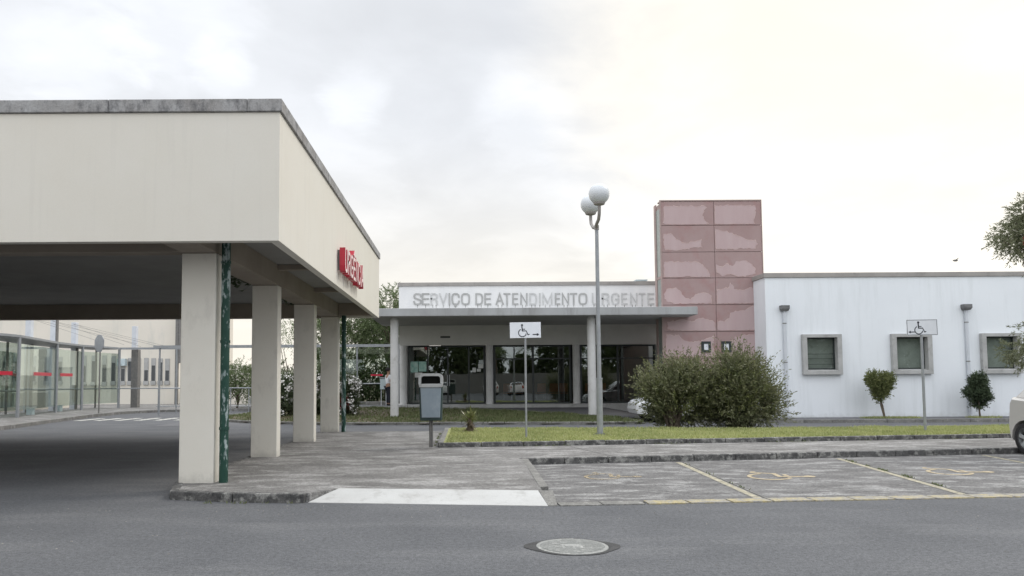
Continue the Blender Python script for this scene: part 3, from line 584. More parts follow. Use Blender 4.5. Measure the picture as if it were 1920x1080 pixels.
def letter_mesh(ch, x0, x1, y0, y1, t, depth):
    # flat block letter drawn with strokes of width t, in the x-y plane, thickness along z
    me = bpy.data.meshes.new('letter'); V_ = []; F_ = []; ax, bx, ay, by = x0+t/2, x1-t/2, y0+t/2, y1-t/2
    if ch == 'I': ax = bx = (x0+x1)/2
    for si, path in enumerate(STROKES[ch]):
        P_ = [Vector((ax+(bx-ax)*u, ay+(by-ay)*v)) for u, v in path]; closed = (P_[0]-P_[-1]).length < 1e-6; n = len(P_)
        Lf, Rt = [], []
        for i in range(n):
            a = P_[i-1] if i else (P_[-2] if closed else None); c = P_[i+1] if i < n-1 else (P_[1] if closed else None)
            d1 = (P_[i]-a).normalized() if a is not None else (c-P_[i]).normalized(); d2 = (c-P_[i]).normalized() if c is not None else d1
            nn = Vector((-(d1.y+d2.y), d1.x+d2.x)); nn = nn.normalized() if nn.length > 1e-4 else Vector((-d1.y, d1.x)); k = max(.42, nn.dot(Vector((-d1.y, d1.x))))
            e_ = Vector((0, 0)) if (closed or 0 < i < n-1) else (-d1 if i == 0 else d1)*t/2
            Lf.append(P_[i]+nn*t/2/k+e_); Rt.append(P_[i]-nn*t/2/k+e_)
        b0 = len(V_); z1 = depth-.0015*si
        for q in range(n): V_ += [(Lf[q].x, Lf[q].y, 0), (Rt[q].x, Rt[q].y, 0), (Rt[q].x, Rt[q].y, z1), (Lf[q].x, Lf[q].y, z1)]
        for q in range(n-1):
            a = b0+4*q; c = a+4; F_ += [(a+3, a+2, c+2, c+3), (a, c, c+1, a+1), (a, a+3, c+3, c), (a+1, c+1, c+2, a+2)]
        if not closed: F_ += [(b0, b0+1, b0+2, b0+3), (b0+4*n-1, b0+4*n-2, b0+4*n-3, b0+4*n-4)]
    me.from_pydata(V_, [], F_); bm_ = bmesh.new(); bm_.from_mesh(me); bmesh.ops.recalc_face_normals(bm_, faces=bm_.faces); bm_.to_mesh(me); bm_.free(); return me
us = thing('illuminated_sign', 'red three-dimensional URGÊNCIA lettering on the side of the drop-off canopy', 'sign', (cx1, 15.2, 3.9))
adv = 15.18; zb, zt = 3.84, 4.38
wds = dict(U=.44, R=.44, G=.48, E=.40, N=.46, C=.46, I=.13, A=.5); wds['Ê'] = .40; wds = {k: v*.74 for k, v in wds.items()}
for ch in 'URGÊNCIA':
    wd_ = wds[ch]; me = letter_mesh(ch, adv, adv+wd_, zb+.02, zt-.02, .072, .12)
    # wall faces +X; letter x -> world Y, letter y -> Z, extrude -> X
    for v in me.vertices:
        x, y, z = v.co; v.co = (z+.05, x-15.2, y-3.9)
    me.materials.append(A['red']); me.materials.append(A['letterface'])
    me.update()
    for p in me.polygons:
        if p.normal.x > .9: p.material_index = 1
    o = bpy.data.objects.new('letter', me); C.objects.link(o); o.parent = us
    b = MB((cx1, 15.2, 3.9)); b.box(cx1+.001, adv+.05, zb+.06, cx1+.05, adv+.08, zt-.06); b.build('bracket', A['steel_dark'], o)
    adv += wd_+.06
rng = random.Random(4)
for k in range(12):
    b = MB(O); y = 15.3+k*.24; b.add([(cx1+.003, y, 3.84), (cx1+.003, y+.05, 3.84), (cx1+.003, y+.04, 3.84-rng.uniform(.1, .22)), (cx1+.003, y+.01, 3.84-rng.uniform(.1, .22))], [(0,1,2,3)]); b.build('stain', A['stain'], cn)

# ------------------------------------------------------------------ clinic building with shopfront
O = (3, 37, 0)
cb_ = thing('clinic_building', 'low clinic entrance building with glazed front, flat porch roof and round columns', 'building', O)
YF = 34.3; FL = .56
b = MB(O); b.box(-2.86, YF, 4.3, 9.02, YF+.25, 6.0); b.box(-2.86, YF+.25, 3.3, -2.6, 46, 6.0); b.box(9.02, 35.9, .2, 9.3, 46, 6.0); b.box(-2.6, 45.7, 0, 9.02, 46, 6.0)
b.box(-2.86, YF+.45, 0, -2.6, 46, 3.298)
b.build('wall', A['signwall'], cb_)
b = MB(O); b.box(-2.6, YF+.25, 5.6, 9.02, 45.7, 5.7); b.build('roof', A['coping2'], cb_)
b = MB(O); b.box(-2.92, YF-.05, 6.002, 9.08, YF+.4, 6.17); b.box(-2.92, YF+.4, 6.002, -2.5, 46, 6.17); b.build('coping', A['coping2'], cb_, bevel=.01)
b = MB(O); b.box(-2.84, YF-.04, 3.34, 9.0, YF+.22, 4.176); b.box(-2.84, YF-.02, 3.26, 9.0, YF+.18, 3.338); b.build('fascia', A['fascia'], cb_)
b = MB(O); b.box(-3.62, 29.3, 4.18, 9.33, 34.25, 4.49); sl = b.build('porch_roof', A['slab'], cb_, bevel=.015)
b = MB(O); b.box(-3.6, 29.32, 4.172, 9.3, 34.25, 4.178); b.build('porch_ceiling', A['slabunder'], sl)
for x, z in ((-2.68, .15), (5.24, .1)):
    b = MB(O); b.cyl(x, 30.0, z-.1, 4.10, .165, 28); b.cyl(x, 30.0, 4.10, 4.171, .12, 20); b.build('porch_column', A['roundcol'], cb_, smooth=True)
for x in (-2.66, 1.3, 5.29, 9.15):
    b = MB(O); b.cyl(x, YF+.06, FL-.1, 3.258, .17, 24); b.build('front_column', A['roundcol'], cb_, smooth=True)
b = MB(O); b.prism([(-3.2, 33.75), (9.5, 33.75), (9.5, 36), (-3.2, 36)], .1, FL); b.build('plinth', A['window_conc'], cb_, bevel=.02)
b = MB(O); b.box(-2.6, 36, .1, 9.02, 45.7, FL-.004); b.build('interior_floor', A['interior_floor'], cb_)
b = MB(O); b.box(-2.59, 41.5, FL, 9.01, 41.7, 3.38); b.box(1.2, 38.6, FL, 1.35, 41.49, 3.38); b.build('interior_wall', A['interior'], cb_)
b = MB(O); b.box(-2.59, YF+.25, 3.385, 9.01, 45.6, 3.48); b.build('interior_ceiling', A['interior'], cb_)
# glazing
YG = YF+.32
def framed(x0, x1, z0, z1, vert, horz, nm, wv=.05, papers=()):
    b = MB(O); b.box(x0, YG-.03, z0, x1, YG+.03, z0+.07); b.box(x0, YG-.03, z1-.07, x1, YG+.03, z1)
    b.box(x0, YG-.031, z0+.07, x0+wv, YG+.031, z1-.07); b.box(x1-wv, YG-.031, z0+.07, x1, YG+.031, z1-.07)
    for v in vert: b.box(v-wv/2, YG-.032, z0+.07, v+wv/2, YG+.032, z1-.07)
    for h in horz: b.box(x0+wv, YG-.028, h-.03, x1-wv, YG+.028, h+.03)
    fr = b.build(nm, A['darkframe'], cb_)
    b = MB(O); b.add([(x0, YG, z0), (x1, YG, z0), (x1, YG, z1), (x0, YG, z1)], [(0,1,2,3)]); b.build('pane', A['glass_front'], fr)
    return fr
framed(-2.46, 1.1, FL, 3.26, (-1.55, -.62, .35), (), 'entrance_door', .07)
b = MB(O); b.box(-.66, YG-.09, 1.4, -.63, YG-.06, 1.9); b.box(-.56, YG-.09, 1.4, -.53, YG-.06, 1.9); b.build('door_handle', A['steel'], cb_)
framed(1.5, 5.09, FL, 3.26, (3.33,), (2.63,), 'window', .09); framed(5.5, 8.98, FL, 3.26, (7.25,), (2.63,), 'window', .09)
for (x0, z0, x1, z1, mm, nm) in ((-2.35, 2.03, -2.0, 2.53, 'paper_green', 'poster'), (-1.97, 2.07, -1.62, 2.53, 'paper_green', 'poster'), (-2.15, 1.8, -1.8, 2.02, 'paper', 'notice'),
                              (.52, 2.02, .68, 2.23, 'paper', 'notice'), (.72, 2.05, .9, 2.18, 'paper', 'notice'), (.78, 2.2, 1.02, 2.4, 'paper', 'notice')):
    b = MB(O); b.box(x0, YG-.045, z0, x1, YG-.041, z1); b.build(nm, A[mm], cb_)
b = MB(O); b.box(-1.55, 36.3, 3.33, -1.0, 36.9, 3.37); b.build('ceiling_lamp', A['lamp_on'], cb_); 
b = MB(O); b.box(.15, 37.3, 3.33, .45, 37.6, 3.37); b.build('ceiling_lamp', A['lamp_on'], cb_)
b = MB(O); b.box(-.95, YF-.055, 3.60, -.5, YF-.042, 3.68); b.build('name_plate', A['darkframe'], cb_)
b = MB(O); b.box(9.3, 36.0, .1, 12.4, 36.2, 5.2); b.build('recess_wall', A['interior'], cb_)
b = MB((8.8, 36.2, 6.0)); b.box(8.55, 36, 5.9, 9.0, 36.5, 6.42); b.box(8.5, 35.95, 6.42, 9.05, 36.55, 6.48)
tag(b.build('roof_vent', A['cabinet'], loc=(8.8, 36.2, 6.0)), 'small pale vent box standing on the clinic roof beside the pink tower', 'vent')
# lobby seats
def make_seat():
    t = thing('waiting_chair', '', 'chair', (0, 0, 0))
    b = MB(); b.box(-.22, -.22, .42, .22, .2, .46); b.build('seat', A['chair_orange'], t, bevel=.015)
    b = MB(); b.hexa([(-.22, .18, .5), (.22, .18, .5), (.22, .22, .5), (-.22, .22, .5), (-.2, .26, .92), (.2, .26, .92), (.2, .30, .92), (-.2, .30, .92)]); b.build('backrest', A['chair_orange'], t, bevel=.015)
    for sx in (-.19, .19):
        for sy in (-.18, .2):
            b = MB(); b.cyl(sx, sy, 0, .419, .013, 8); b.build('leg', A['steel'], t)
    return t
seat0 = make_seat(); seat0['group'] = 'waiting chairs behind the entrance glass'
spots = [(3.9, 36.8), (4.5, 36.8), (5.0, 36.8), (2.3, 37.2), (2.85, 37.2), (6.3, 37.0), (6.9, 37.0)]
for i, (x, y) in enumerate(spots):
    s_ = seat0 if i == 0 else copy_tree(seat0)
    s_.location = (x, y, FL); s_.rotation_euler = (0, 0, math.pi+R(random.uniform(-6, 6)))
    s_['label'] = 'orange waiting chair inside the lobby seen through the entrance glass'
# wall lettering
O2 = (3, YF, 5.2)
ws = thing('wall_lettering', 'faded grey letters SERVIÇO DE ATENDIMENTO URGENTE on the white wall above the porch', 'sign', O2)
LT = [('S',62,125,0),('E',125,182,0),('R',190,245,1),('V',255,315,1),('I',325,337,0),('Ç',347,408,0),('O',418,485,0),('D',525,582,0),('E',592,643,0),('A',676,737,0),('T',735,787,0),('E',800,845,0),('N',860,915,0),('D',928,985,1),('I',1000,1012,1),('M',1025,1100,1),('E',1118,1158,0),('N',1170,1225,0),('T',1232,1285,0),('O',1295,1360,0),('U',1395,1445,1),('R',1468,1525,1),('G',1540,1600,1),('E',1615,1660,1),('N',1680,1735,1),('T',1745,1795,1),('E',1810,1860,1)]
def sx_(zx): return -2.19+(zx-62)/(1860-62)*(8.92-(-2.19))
st = MB(O); rng = random.Random(8)
for ch, a, b, pale in LT:
    x0, x1 = sx_(a), sx_(b); dz = -.055*(x0+2.19)/11
    me = letter_mesh(ch, x0, x1, 5.13+dz, 5.68+dz, .072, .02)
    for v in me.vertices:
        x, y, z = v.co; v.co = (x-O2[0], -z-.012, y-O2[2])
    me.materials.append(A['letter_pale' if pale else 'letter']); me.update()
    o = bpy.data.objects.new('letter', me); C.objects.link(o); o.parent = ws
    for q in ((.3, .75) if ch in 'NMARDU' else (.5,)):
        xc = x0+(x1-x0)*q; ww = .022; ln = rng.uniform(.08, .19)
        st = MB(O2); st.add([(xc-ww, YF-.003, 5.14+dz), (xc+ww, YF-.003, 5.14+dz), (xc+ww*.5, YF-.003, 5.10+dz-ln), (xc-ww*.5, YF-.003, 5.10+dz-ln)], [(0,1,2,3)]); st.build('stain', A['stain'], o)

# ------------------------------------------------------------------ pink tower
O = (10.3, 31, 0)
tw = thing('pink_tower', 'tall pink panelled tower with peeling paint between the clinic and the white wing', 'tower', O)
TY = 30.45
b = MB(O); b.box(8.30, TY+.05, 0, 12.38, TY+1.05, 8.93); b.build('wall', A['tower_edge'], tw)
zr = [8.97, 7.96, 6.855, 5.775, 4.67, 3.57, 2.47, 1.37, .2]; xc = 10.45
b = MB(O); b.box(8.22, TY-.02, 0, 8.27, TY+.04, 9.02); b.box(8.27, TY-.02, 8.975, 12.43, TY+.5, 9.02); b.box(12.40, TY-.02, 0, 12.43, TY+.04, 8.973); b.build('trim', A['tower_edge'], tw)
P = {(0,0):[(150,55),(325,57),(330,62),(312,95),(330,125),(340,133),(260,140),(160,135),(150,130)],
(0,1):[(362,55),(535,55),(537,85),(528,125),(535,135),(430,137),(362,140)],
(1,0):[(150,178),(180,172),(200,190),(235,212),(290,205),(312,197),(310,230),(270,232),(240,243),(155,243)],
(1,1):[(362,155),(385,160),(430,170),(470,185),(500,200),(535,203),(543,220),(535,240),(470,238),(400,243),(370,240),(362,200)],
(2,0):[(152,292),(300,293),(320,310),(343,340),(345,360),(300,362),(255,352),(220,362),(155,360)],
(2,1):[(370,305),(395,315),(420,300),(440,312),(455,295),(490,288),(515,300),(535,320),(535,345),(505,350),(470,360),(430,348),(400,355),(372,340)],
(3,0):[(155,430),(165,405),(210,402),(225,420),(245,450),(265,452),(285,430),(320,422),(350,430),(354,468),(200,472),(165,460)],
(3,1):[(375,410),(420,405),(432,380),(445,408),(480,415),(520,400),(540,420),(545,470),(375,470)],
(4,0):[(170,545),(230,535),(270,545),(300,530),(345,535),(365,545),(367,586),(230,584),(172,580)],
(4,1):[(372,540),(405,545),(425,530),(430,505),(480,500),(525,480),(548,490),(550,583),(385,585),(372,570)],
(5,0):[(165,597),(215,600),(240,625),(300,628),(360,605),(362,690),(165,690)],
(5,1):[(400,650),(450,612),(500,600),(548,598),(552,690),(400,690)]}
def pw(zx, zy):
    px = zx/2.25+1180; py = zy/2.25+360
    return 8.28+(px-1241.5-(py-376)*.028)*.02215, 8.97-(py-376)*.02205
for r in range(8):
    for c in range(2):
        x0, x1 = (8.275, xc-.008) if c == 0 else (xc+.008, 12.397)
        z1_, z0_ = zr[r]-.01, zr[r+1]+.01
        b = MB(O); b.box(x0, TY, z0_, x1, TY+.045, z1_); pn = b.build('cladding_panel', A['panel_pink'], tw, bevel=.004)
        if (r, c) in P:
            rng = random.Random(r*3+c); pts = [pw(*q) for q in P[(r, c)]]; fine = []
            for i, p in enumerate(pts):
                q = pts[(i+1) % len(pts)]; n_ = max(1, int(math.dist(p, q)/.07))
                for k in range(n_):
                    t_ = k/n_; j = .018 if n_ > 1 else 0
                    fine.append((p[0]+(q[0]-p[0])*t_+rng.gauss(0, j), p[1]+(q[1]-p[1])*t_+rng.gauss(0, j)))
            cl_ = [(min(max(x, x0+.03), x1-.03), min(max(z, z0_+.03), z1_-.03)) for x, z in fine]
            b = MB(O); b.ext(cl_, TY-.006, TY-.0005); b.build('bare_patch', A['panel_bare'], pn)
            mx_ = sum(x for x, z in cl_)/len(cl_); mz_ = sum(z for x, z in cl_)/len(cl_)
            b = MB(O); m_ = len(cl_)
            for k in range(m_):
                if rng.random() < .22: continue
                (xa, za), (xb, zb_) = cl_[k], cl_[(k+1) % m_]; d = Vector((xb-xa, zb_-za)); 
                if d.length < 1e-4: continue
                d.normalize(); nn = Vector((d.y, -d.x))*rng.uniform(.008, .022)
                b.add([(xa, TY-.009, za), (xb, TY-.009, zb_), (xb+nn.x, TY-.012, zb_+nn.y), (xa+nn.x, TY-.012, za+nn.y)], [(0,1,2,3)])
            b.build('peeling_edge', A['panel_rim'], pn)
for x0, x1 in ((9.80, 10.18), (10.62, 11.02)):
    b = MB(O); z0_, z1_ = 2.72, 3.17; w_ = .10
    b.box(x0, TY-.05, z0_, x1, TY-.013, z0_+w_); b.box(x0, TY-.05, z1_-w_, x1, TY-.013, z1_); b.box(x0, TY-.05, z0_+w_, x0+w_, TY-.013, z1_-w_); b.box(x1-w_, TY-.05, z0_+w_, x1, TY-.013, z1_-w_)
    f_ = b.build('window_frame', A['darkframe'], tw)
    b = MB(O); b.box(x0+w_, TY-.03, z0_+w_, x1-w_, TY-.012, z1_-w_); b.build('pane', A['signwhite'], f_)
b = MB(O); b.box(8.275, TY+.10, 5.9, 8.299, TY+.75, 8.72); b.box(8.275, TY+.10, .2, 8.299, TY+.75, 5.78); b.build('glass_block_infill', A['pebble'], tw)
b = MB(O); b.box(8.25, TY+.76, 0, 8.30, TY+1.05, 9.0); b.box(8.262, TY+.045, 5.79, 8.299, TY+.755, 5.89); b.build('corner_post', A['tower_edge'], tw)

# ------------------------------------------------------------------ white wing
O = (20, 32, 0)
wb = thing('white_building', 'long white rendered single-storey wing with square concrete-framed windows', 'building', O)
WY = 29.3; wins = [(13.37, 14.87), (16.87, 18.40), (20.38, 21.90), (23.9, 25.4), (27.4, 28.9)]; wz0, wz1 = 1.80, 3.36
b = MB(O); xs = [12.0]
ix = []
for a, c in wins: ix.append((a+.10, c-.10))
prev = 12.0
for a, c in ix:
    b.box(prev, WY, .05, a, WY+.25, 5.615); b.box(a, WY, .05, c, WY+.25, wz0+.10); b.box(a, WY, wz1-.10, c, WY+.25, 5.615); prev = c
b.box(prev, WY, .05, 34, WY+.25, 5.615); b.box(12.0, WY+.25, .05, 12.25, 45, 5.615); b.box(33.75, WY+.25, .05, 34, 45, 5.615); b.box(12.25, 44.8, .05, 33.75, 45, 5.615)
wl = b.build('wall', A['white'], wb)
b = MB(O); b.box(12.25, WY+.25, 5.2, 33.75, 44.8, 5.3); b.build('roof', A['coping2'], wb)
b = MB(O); b.box(11.95, WY-.05, 5.617, 34.05, WY+.35, 5.80); b.box(11.95, WY+.35, 5.617, 12.3, 45, 5.80); b.build('coping', A['coping2'], wb, bevel=.012)
for i, (a, c) in enumerate(wins):
    f = .16; y0 = WY-.16; b = MB(O)
    b.hexa([(a-.02, y0, wz0-.02), (c+.02, y0, wz0-.02), (c+.02, WY+.1, wz0-.02), (a-.02, WY+.1, wz0-.02), (a-.02, y0, wz0+f-.03), (c+.02, y0, wz0+f-.03), (c+.02, WY+.1, wz0+f+.02), (a-.02, WY+.1, wz0+f+.02)])
    b.box(a-.02, y0, wz1-f+.03, c+.02, WY+.1, wz1); b.box(a-.02, y0, wz0+f-.031, a+f, WY+.1, wz1-f+.031); b.box(c-f, y0, wz0+f-.031, c+.02, WY+.1, wz1-f+.031)
    wn = b.build('window', A['window_conc'], wb, bevel=.01)
    b = MB(O); x0, x1, z0_, z1_ = a+f+.002, c-f-.002, wz0+f+.02, wz1-f+.028
    b.box(x0, WY+.08, z0_, x1, WY+.12, z0_+.05); b.box(x0, WY+.08, z1_-.05, x1, WY+.12, z1_); b.box(x0, WY+.08, z0_+.05, x0+.05, WY+.12, z1_-.05); b.box(x1-.05, WY+.08, z0_+.05, x1, WY+.12, z1_-.05)
    if i == 0:
        for h in (.2, .42, .6): b.box(x0+.05, WY+.085, z0_+h, x1-.05, WY+.115, z0_+h+.018)
    b.build('frame', A['darkframe'], wn)
    b = MB(O); b.add([(x0, WY+.105, z0_), (x1, WY+.105, z0_), (x1, WY+.105, z1_), (x0, WY+.105, z1_)], [(0,1,2,3)]); b.build('pane', A['glass_dark'], wn)
    b = MB(O); b.box(a, WY+.26, wz0, c, WY+.9, wz1); b.build('blind', A['window_conc'], wn)
for i, x in enumerate((12.70, 19.84, 26.9)):
    b = MB(O); b.cyl(x, WY-.07, .2, 4.3, .062, 16); pp = b.build('downpipe', A['pipe_white'], wb, smooth=True)
    b = MB(O); b.hexa([(x-.12, WY-.18, 4.28), (x+.12, WY-.18, 4.28), (x+.12, WY, 4.28), (x-.12, WY, 4.28), (x-.155, WY-.22, 4.36), (x+.155, WY-.22, 4.36), (x+.155, WY, 4.36), (x-.155, WY, 4.36)])
    b.box(x-.16, WY-.225, 4.362, x+.16, WY, 4.50)
    b.build('hopper', A['hopper'], pp)
    for z in (3.78, 2.25, .72):
        b = MB(O); b.cyl(x, WY-.07, z, z+.035, .072, 16); b.build('bracket', A['steel_dark'], pp)

# ------------------------------------------------------------------ street lamp
lt = thing('street_lamp', 'tall grey lamp post with two white globe heads beside the kerb', 'street lamp', (3.54, 19.2, .21))
b = MB(); b.cyl(0, 0, 0, 1.42, .078, 20); b.cyl(0, 0, 1.42, 1.46, .085, 20); b.cyl(0, 0, .55, .57, .082, 20); b.cyl(0, 0, 1.46, 5.35, .056, 20, .046); b.build('pole', A['steel'], lt, smooth=True)
b = MB(); b.cyl(0, 0, -.01, .02, .19, 16)
for k in range(4): b.cyl(.14*math.cos(k*1.57+.7), .14*math.sin(k*1.57+.7), .02, .05, .018, 6)
b.build('base_plate', A['steel_dark'], lt)
b = MB(); b.cyl(0, 0, 5.3, 5.42, .062, 16); b.build('collar', A['steel_warm'], lt)
HF, HB = Vector((-.035, -.60, 5.82)), Vector((-.045, .60, 5.84))
for hp in (HF, HB):
    pts = [Vector((0, 0, 5.38)).lerp(Vector((hp.x*.5, hp.y*.5, 5.48)), t_) for t_ in (0, .6)]
    pts = [Vector((0, 0, 5.36)), Vector((hp.x*.35-.03, hp.y*.35, 5.40)), Vector((hp.x*.7, hp.y*.7, 5.48)), Vector((hp.x*.93, hp.y*.93, 5.58)), Vector((hp.x, hp.y, 5.70)), Vector((hp.x, hp.y, 5.80))]
    b = MB(); b.tube(pts, .042, 12); am = b.build('arm', A['steel_warm'], lt, smooth=True)
    b = MB(); b.lathe(hp.x, hp.y, [(.04, hp.z-.03), (.13, hp.z), (.15, hp.z+.04), (.15, hp.z+.06), (.1, hp.z+.065)], 24); b.build('head_plate', A['steel_warm'], am, smooth=True)
    b = MB(); b.sphere((hp.x, hp.y, hp.z+.27), .262, 32, 20); b.build('globe', A['opal'], am, smooth=True)

# ------------------------------------------------------------------ parking signs
def psign(loc, label, arrow, border, wd_, ht, zc, rz, roll, pr):
    t = thing('parking_sign', label, 'sign', loc, rz, 'disabled parking signs on poles')
    b = MB(); b.cyl(0, .04, -.02, zc+ht/2-.04, pr, 14); b.build('pole', A['steel'], t, smooth=True)
    def rot(p):
        x, z = p[0], p[2]-zc; c, s_ = math.cos(roll), math.sin(roll); return (x*c-z*s_, p[1], zc+x*s_+z*c)
    b = MB(); b.box(-wd_/2, -.012, zc-ht/2, wd_/2, 0, zc+ht/2); b.v = [rot(v) for v in b.v]; pn = b.build('panel', A['signwhite'], t, bevel=.002)
    if border:
        b = MB(); q = .011; i_ = .006
        X0, X1, Z0, Z1 = -wd_/2+i_, wd_/2-i_, zc-ht/2+i_, zc+ht/2-i_
        for bx in ((X0, Z0, X1, Z0+q), (X0, Z1-q, X1, Z1), (X0, Z0+q, X0+q, Z1-q), (X1-q, Z0+q, X1, Z1-q)): b.box(bx[0], -.0145, bx[1], bx[2], -.0125, bx[3])
        b.v = [rot(v) for v in b.v]; b.build('border', A['signblack'], pn)
    b = MB(); hs = ht*.82
    wheelchair(b, lambda u, v, tt: rot(((u-.42)*hs-(.01 if arrow > 0 else .02), -.0125-tt*1, zc-ht*.42+v*hs)), .002); b.build('symbol', A['signblack'], pn)
    b = MB(); s_ = arrow; x0 = .235*wd_*s_; x1 = .45*wd_*s_; za = zc-ht*.29
    b.box(x0, -.0145, za-.012, x1-.05*s_, -.0125, za+.012); b.ext([(x1-.06*s_, za-.038), (x1, za), (x1-.06*s_, za+.038)], -.0145, -.0125); b.v = [rot(v) for v in b.v]; b.build('arrow', A['signblack'], pn)
    return t
psign((1.58, 18.32, .21), 'white wheelchair sign with arrow to the right, left of the lamp post', 1, False, .76, .385, 2.64, 0, R(.6), .026)
psign((12.34, 19.95, .21), 'white black-bordered wheelchair sign with arrow to the left, in front of the white wing', -1, True, .80, .42, 2.76, R(-3), R(.3), .034)

# ------------------------------------------------------------------ litter bin
t = thing('litter_bin', 'grey litter bin with hooded opening on a post at the lawn corner', 'bin', (-.69, 17.02, PT))
b = MB(); b.cyl(-.018, .05, 0, .75, .03, 14); b.cyl(.02, .04, 0, .75, .022, 14); b.build('post', A['steel_dark'], t, smooth=True)
b = MB(); b.hexa([(-.245, -.15, .60), (.25, -.15, .60), (.25, .17, .60), (-.245, .17, .60), (-.27, -.17, 1.40), (.27, -.17, 1.40), (.27, .19, 1.40), (-.27, .19, 1.40)]); b.build('body', A['bin_green'], t, bevel=.03, seg=3)
b = MB(); b.hexa([(-.205, -.195, .67), (.205, -.195, .67), (.205, -.15, .67), (-.205, -.15, .67), (-.235, -.215, 1.36), (.235, -.215, 1.36), (.235, -.17, 1.36), (-.235, -.17, 1.36)]); b.build('front_panel', A['bin_grey'], t, bevel=.015, seg=3)
b = MB(); b.hexa([(-.262, -.235, 1.35), (.262, -.235, 1.35), (.262, .19, 1.35), (-.262, .19, 1.35), (-.272, -.24, 1.43), (.272, -.24, 1.43), (.272, .19, 1.43), (-.272, .19, 1.43)]); b.build('rim', A['bin_lid'], t, bevel=.012)
def rr(x0, x1, z0, z1, r, n=6):
    return [(x1, z0), (x1, z1-r)]+[(x1-r+r*math.cos(R(a)), z1-r+r*math.sin(R(a))) for a in (22, 45, 68, 90)]+[(x0+r, z1)]+[(x0+r-r*math.sin(R(a)), z1-r+r*math.cos(R(a))) for a in (22, 45, 68, 90)]+[(x0, z0)]
o_ = rr(-.275, .275, 1.43, 1.665, .10); i_ = rr(-.215, .215, 1.44, 1.605, .06); n_ = len(o_)
b = MB(); vs = [(x, -.20, z) for x, z in o_]+[(x, -.20, z) for x, z in i_]+[(x, .18, z) for x, z in o_]+[(x, .18, z) for x, z in i_]; fs = []
for k in range(n_-1): fs += [(k, k+1, n_+k+1, n_+k), (2*n_+k, 3*n_+k, 3*n_+k+1, 2*n_+k+1), (k, 2*n_+k, 2*n_+k+1, k+1), (n_+k, n_+k+1, 3*n_+k+1, 3*n_+k)]
b.add(vs, fs); b.build('hood', A['bin_lid'], t, smooth=True)
b = MB(); b.ext(rr(-.214, .214, 1.432, 1.604, .06), .0, .17); b.build('inner_void', A['black'], t)

# ------------------------------------------------------------------ foliage helpers
def leaves(name, pts, dirs, ln, wd, mt, parent=None, loc=(0, 0, 0), seed=0, curl=.25):
    rs = np.random.RandomState(seed); n = len(pts); pts = np.asarray(pts)-np.asarray(loc); dirs = np.asarray(dirs)
    dirs = dirs/np.maximum(np.linalg.norm(dirs, axis=1, keepdims=True), 1e-6)
    rnd = rs.normal(size=(n, 3)); side = np.cross(dirs, rnd); side /= np.maximum(np.linalg.norm(side, axis=1, keepdims=True), 1e-6)
    up = np.cross(side, dirs)
    l_ = ln*rs.uniform(.6, 1.35, (n, 1)); w_ = wd*rs.uniform(.7, 1.3, (n, 1))
    a = pts; b = pts+dirs*l_*.5+side*w_*.5+up*l_*curl*.3; c = pts+dirs*l_-up*l_*curl*.4; d = pts+dirs*l_*.5-side*w_*.5+up*l_*curl*.3
    v = np.stack([a, b, c, d], 1).reshape(-1, 3)
    me = bpy.data.meshes.new(name); me.vertices.add(4*n); me.vertices.foreach_set('co', v.ravel())
    me.loops.add(4*n); me.loops.foreach_set('vertex_index', np.arange(4*n, dtype=np.int32))
    me.polygons.add(n); me.polygons.foreach_set('loop_start', np.arange(0, 4*n, 4, dtype=np.int32)); me.polygons.foreach_set('loop_total', np.full(n, 4, dtype=np.int32))
    me.materials.append(mt); me.update(calc_edges=True); me.validate()
    o = bpy.data.objects.new(name, me); C.objects.link(o)
    if parent is not None: o.parent = parent
    else: o.location = loc
    return o
def shoots(lobes, nsh, per, length, seed, up=.5, gap=.0, inner=.35, zmin=None, droop=0, spread=.6, gs=1.1):
    # leaves strung along many short shoots that start inside the lobes and reach out
    rs = np.random.RandomState(seed); P_ = []; D_ = []; wts = np.array([l[3]*l[4]*l[5] for l in lobes], float); wts /= wts.sum()
    cnt = 0; tries = 0
    while cnt < nsh and tries < nsh*6:
        tries += 1
        c = lobes[rs.choice(len(lobes), p=wts)]; d = rs.normal(size=3); d /= np.linalg.norm(d); r = rs.uniform(inner, 1)**.6
        p = np.array([c[0]+d[0]*c[3]*r, c[1]+d[1]*c[4]*r, c[2]+d[2]*c[5]*r])
        if zmin is not None and p[2] < zmin: continue
        if gap and mnoise.noise(Vector(p*gs)+Vector((seed, 0, 0))) < -0.5+gap: continue
        sd_ = d*np.array([1, 1, .8])+np.array([0, 0, up])+rs.normal(size=3)*.35; sd_ /= np.linalg.norm(sd_); L_ = length*rs.uniform(.4, 1.3)
        t = np.linspace(.1, 1, per)[:, None]; pos = p+sd_*L_*t+np.array([0, 0, -droop])*(t**2)*L_
        ld = sd_+rs.normal(size=(per, 3))*spread+np.array([0, 0, -droop])*t
        P_.append(pos); D_.append(ld); cnt += 1
    return np.concatenate(P_), np.concatenate(D_)
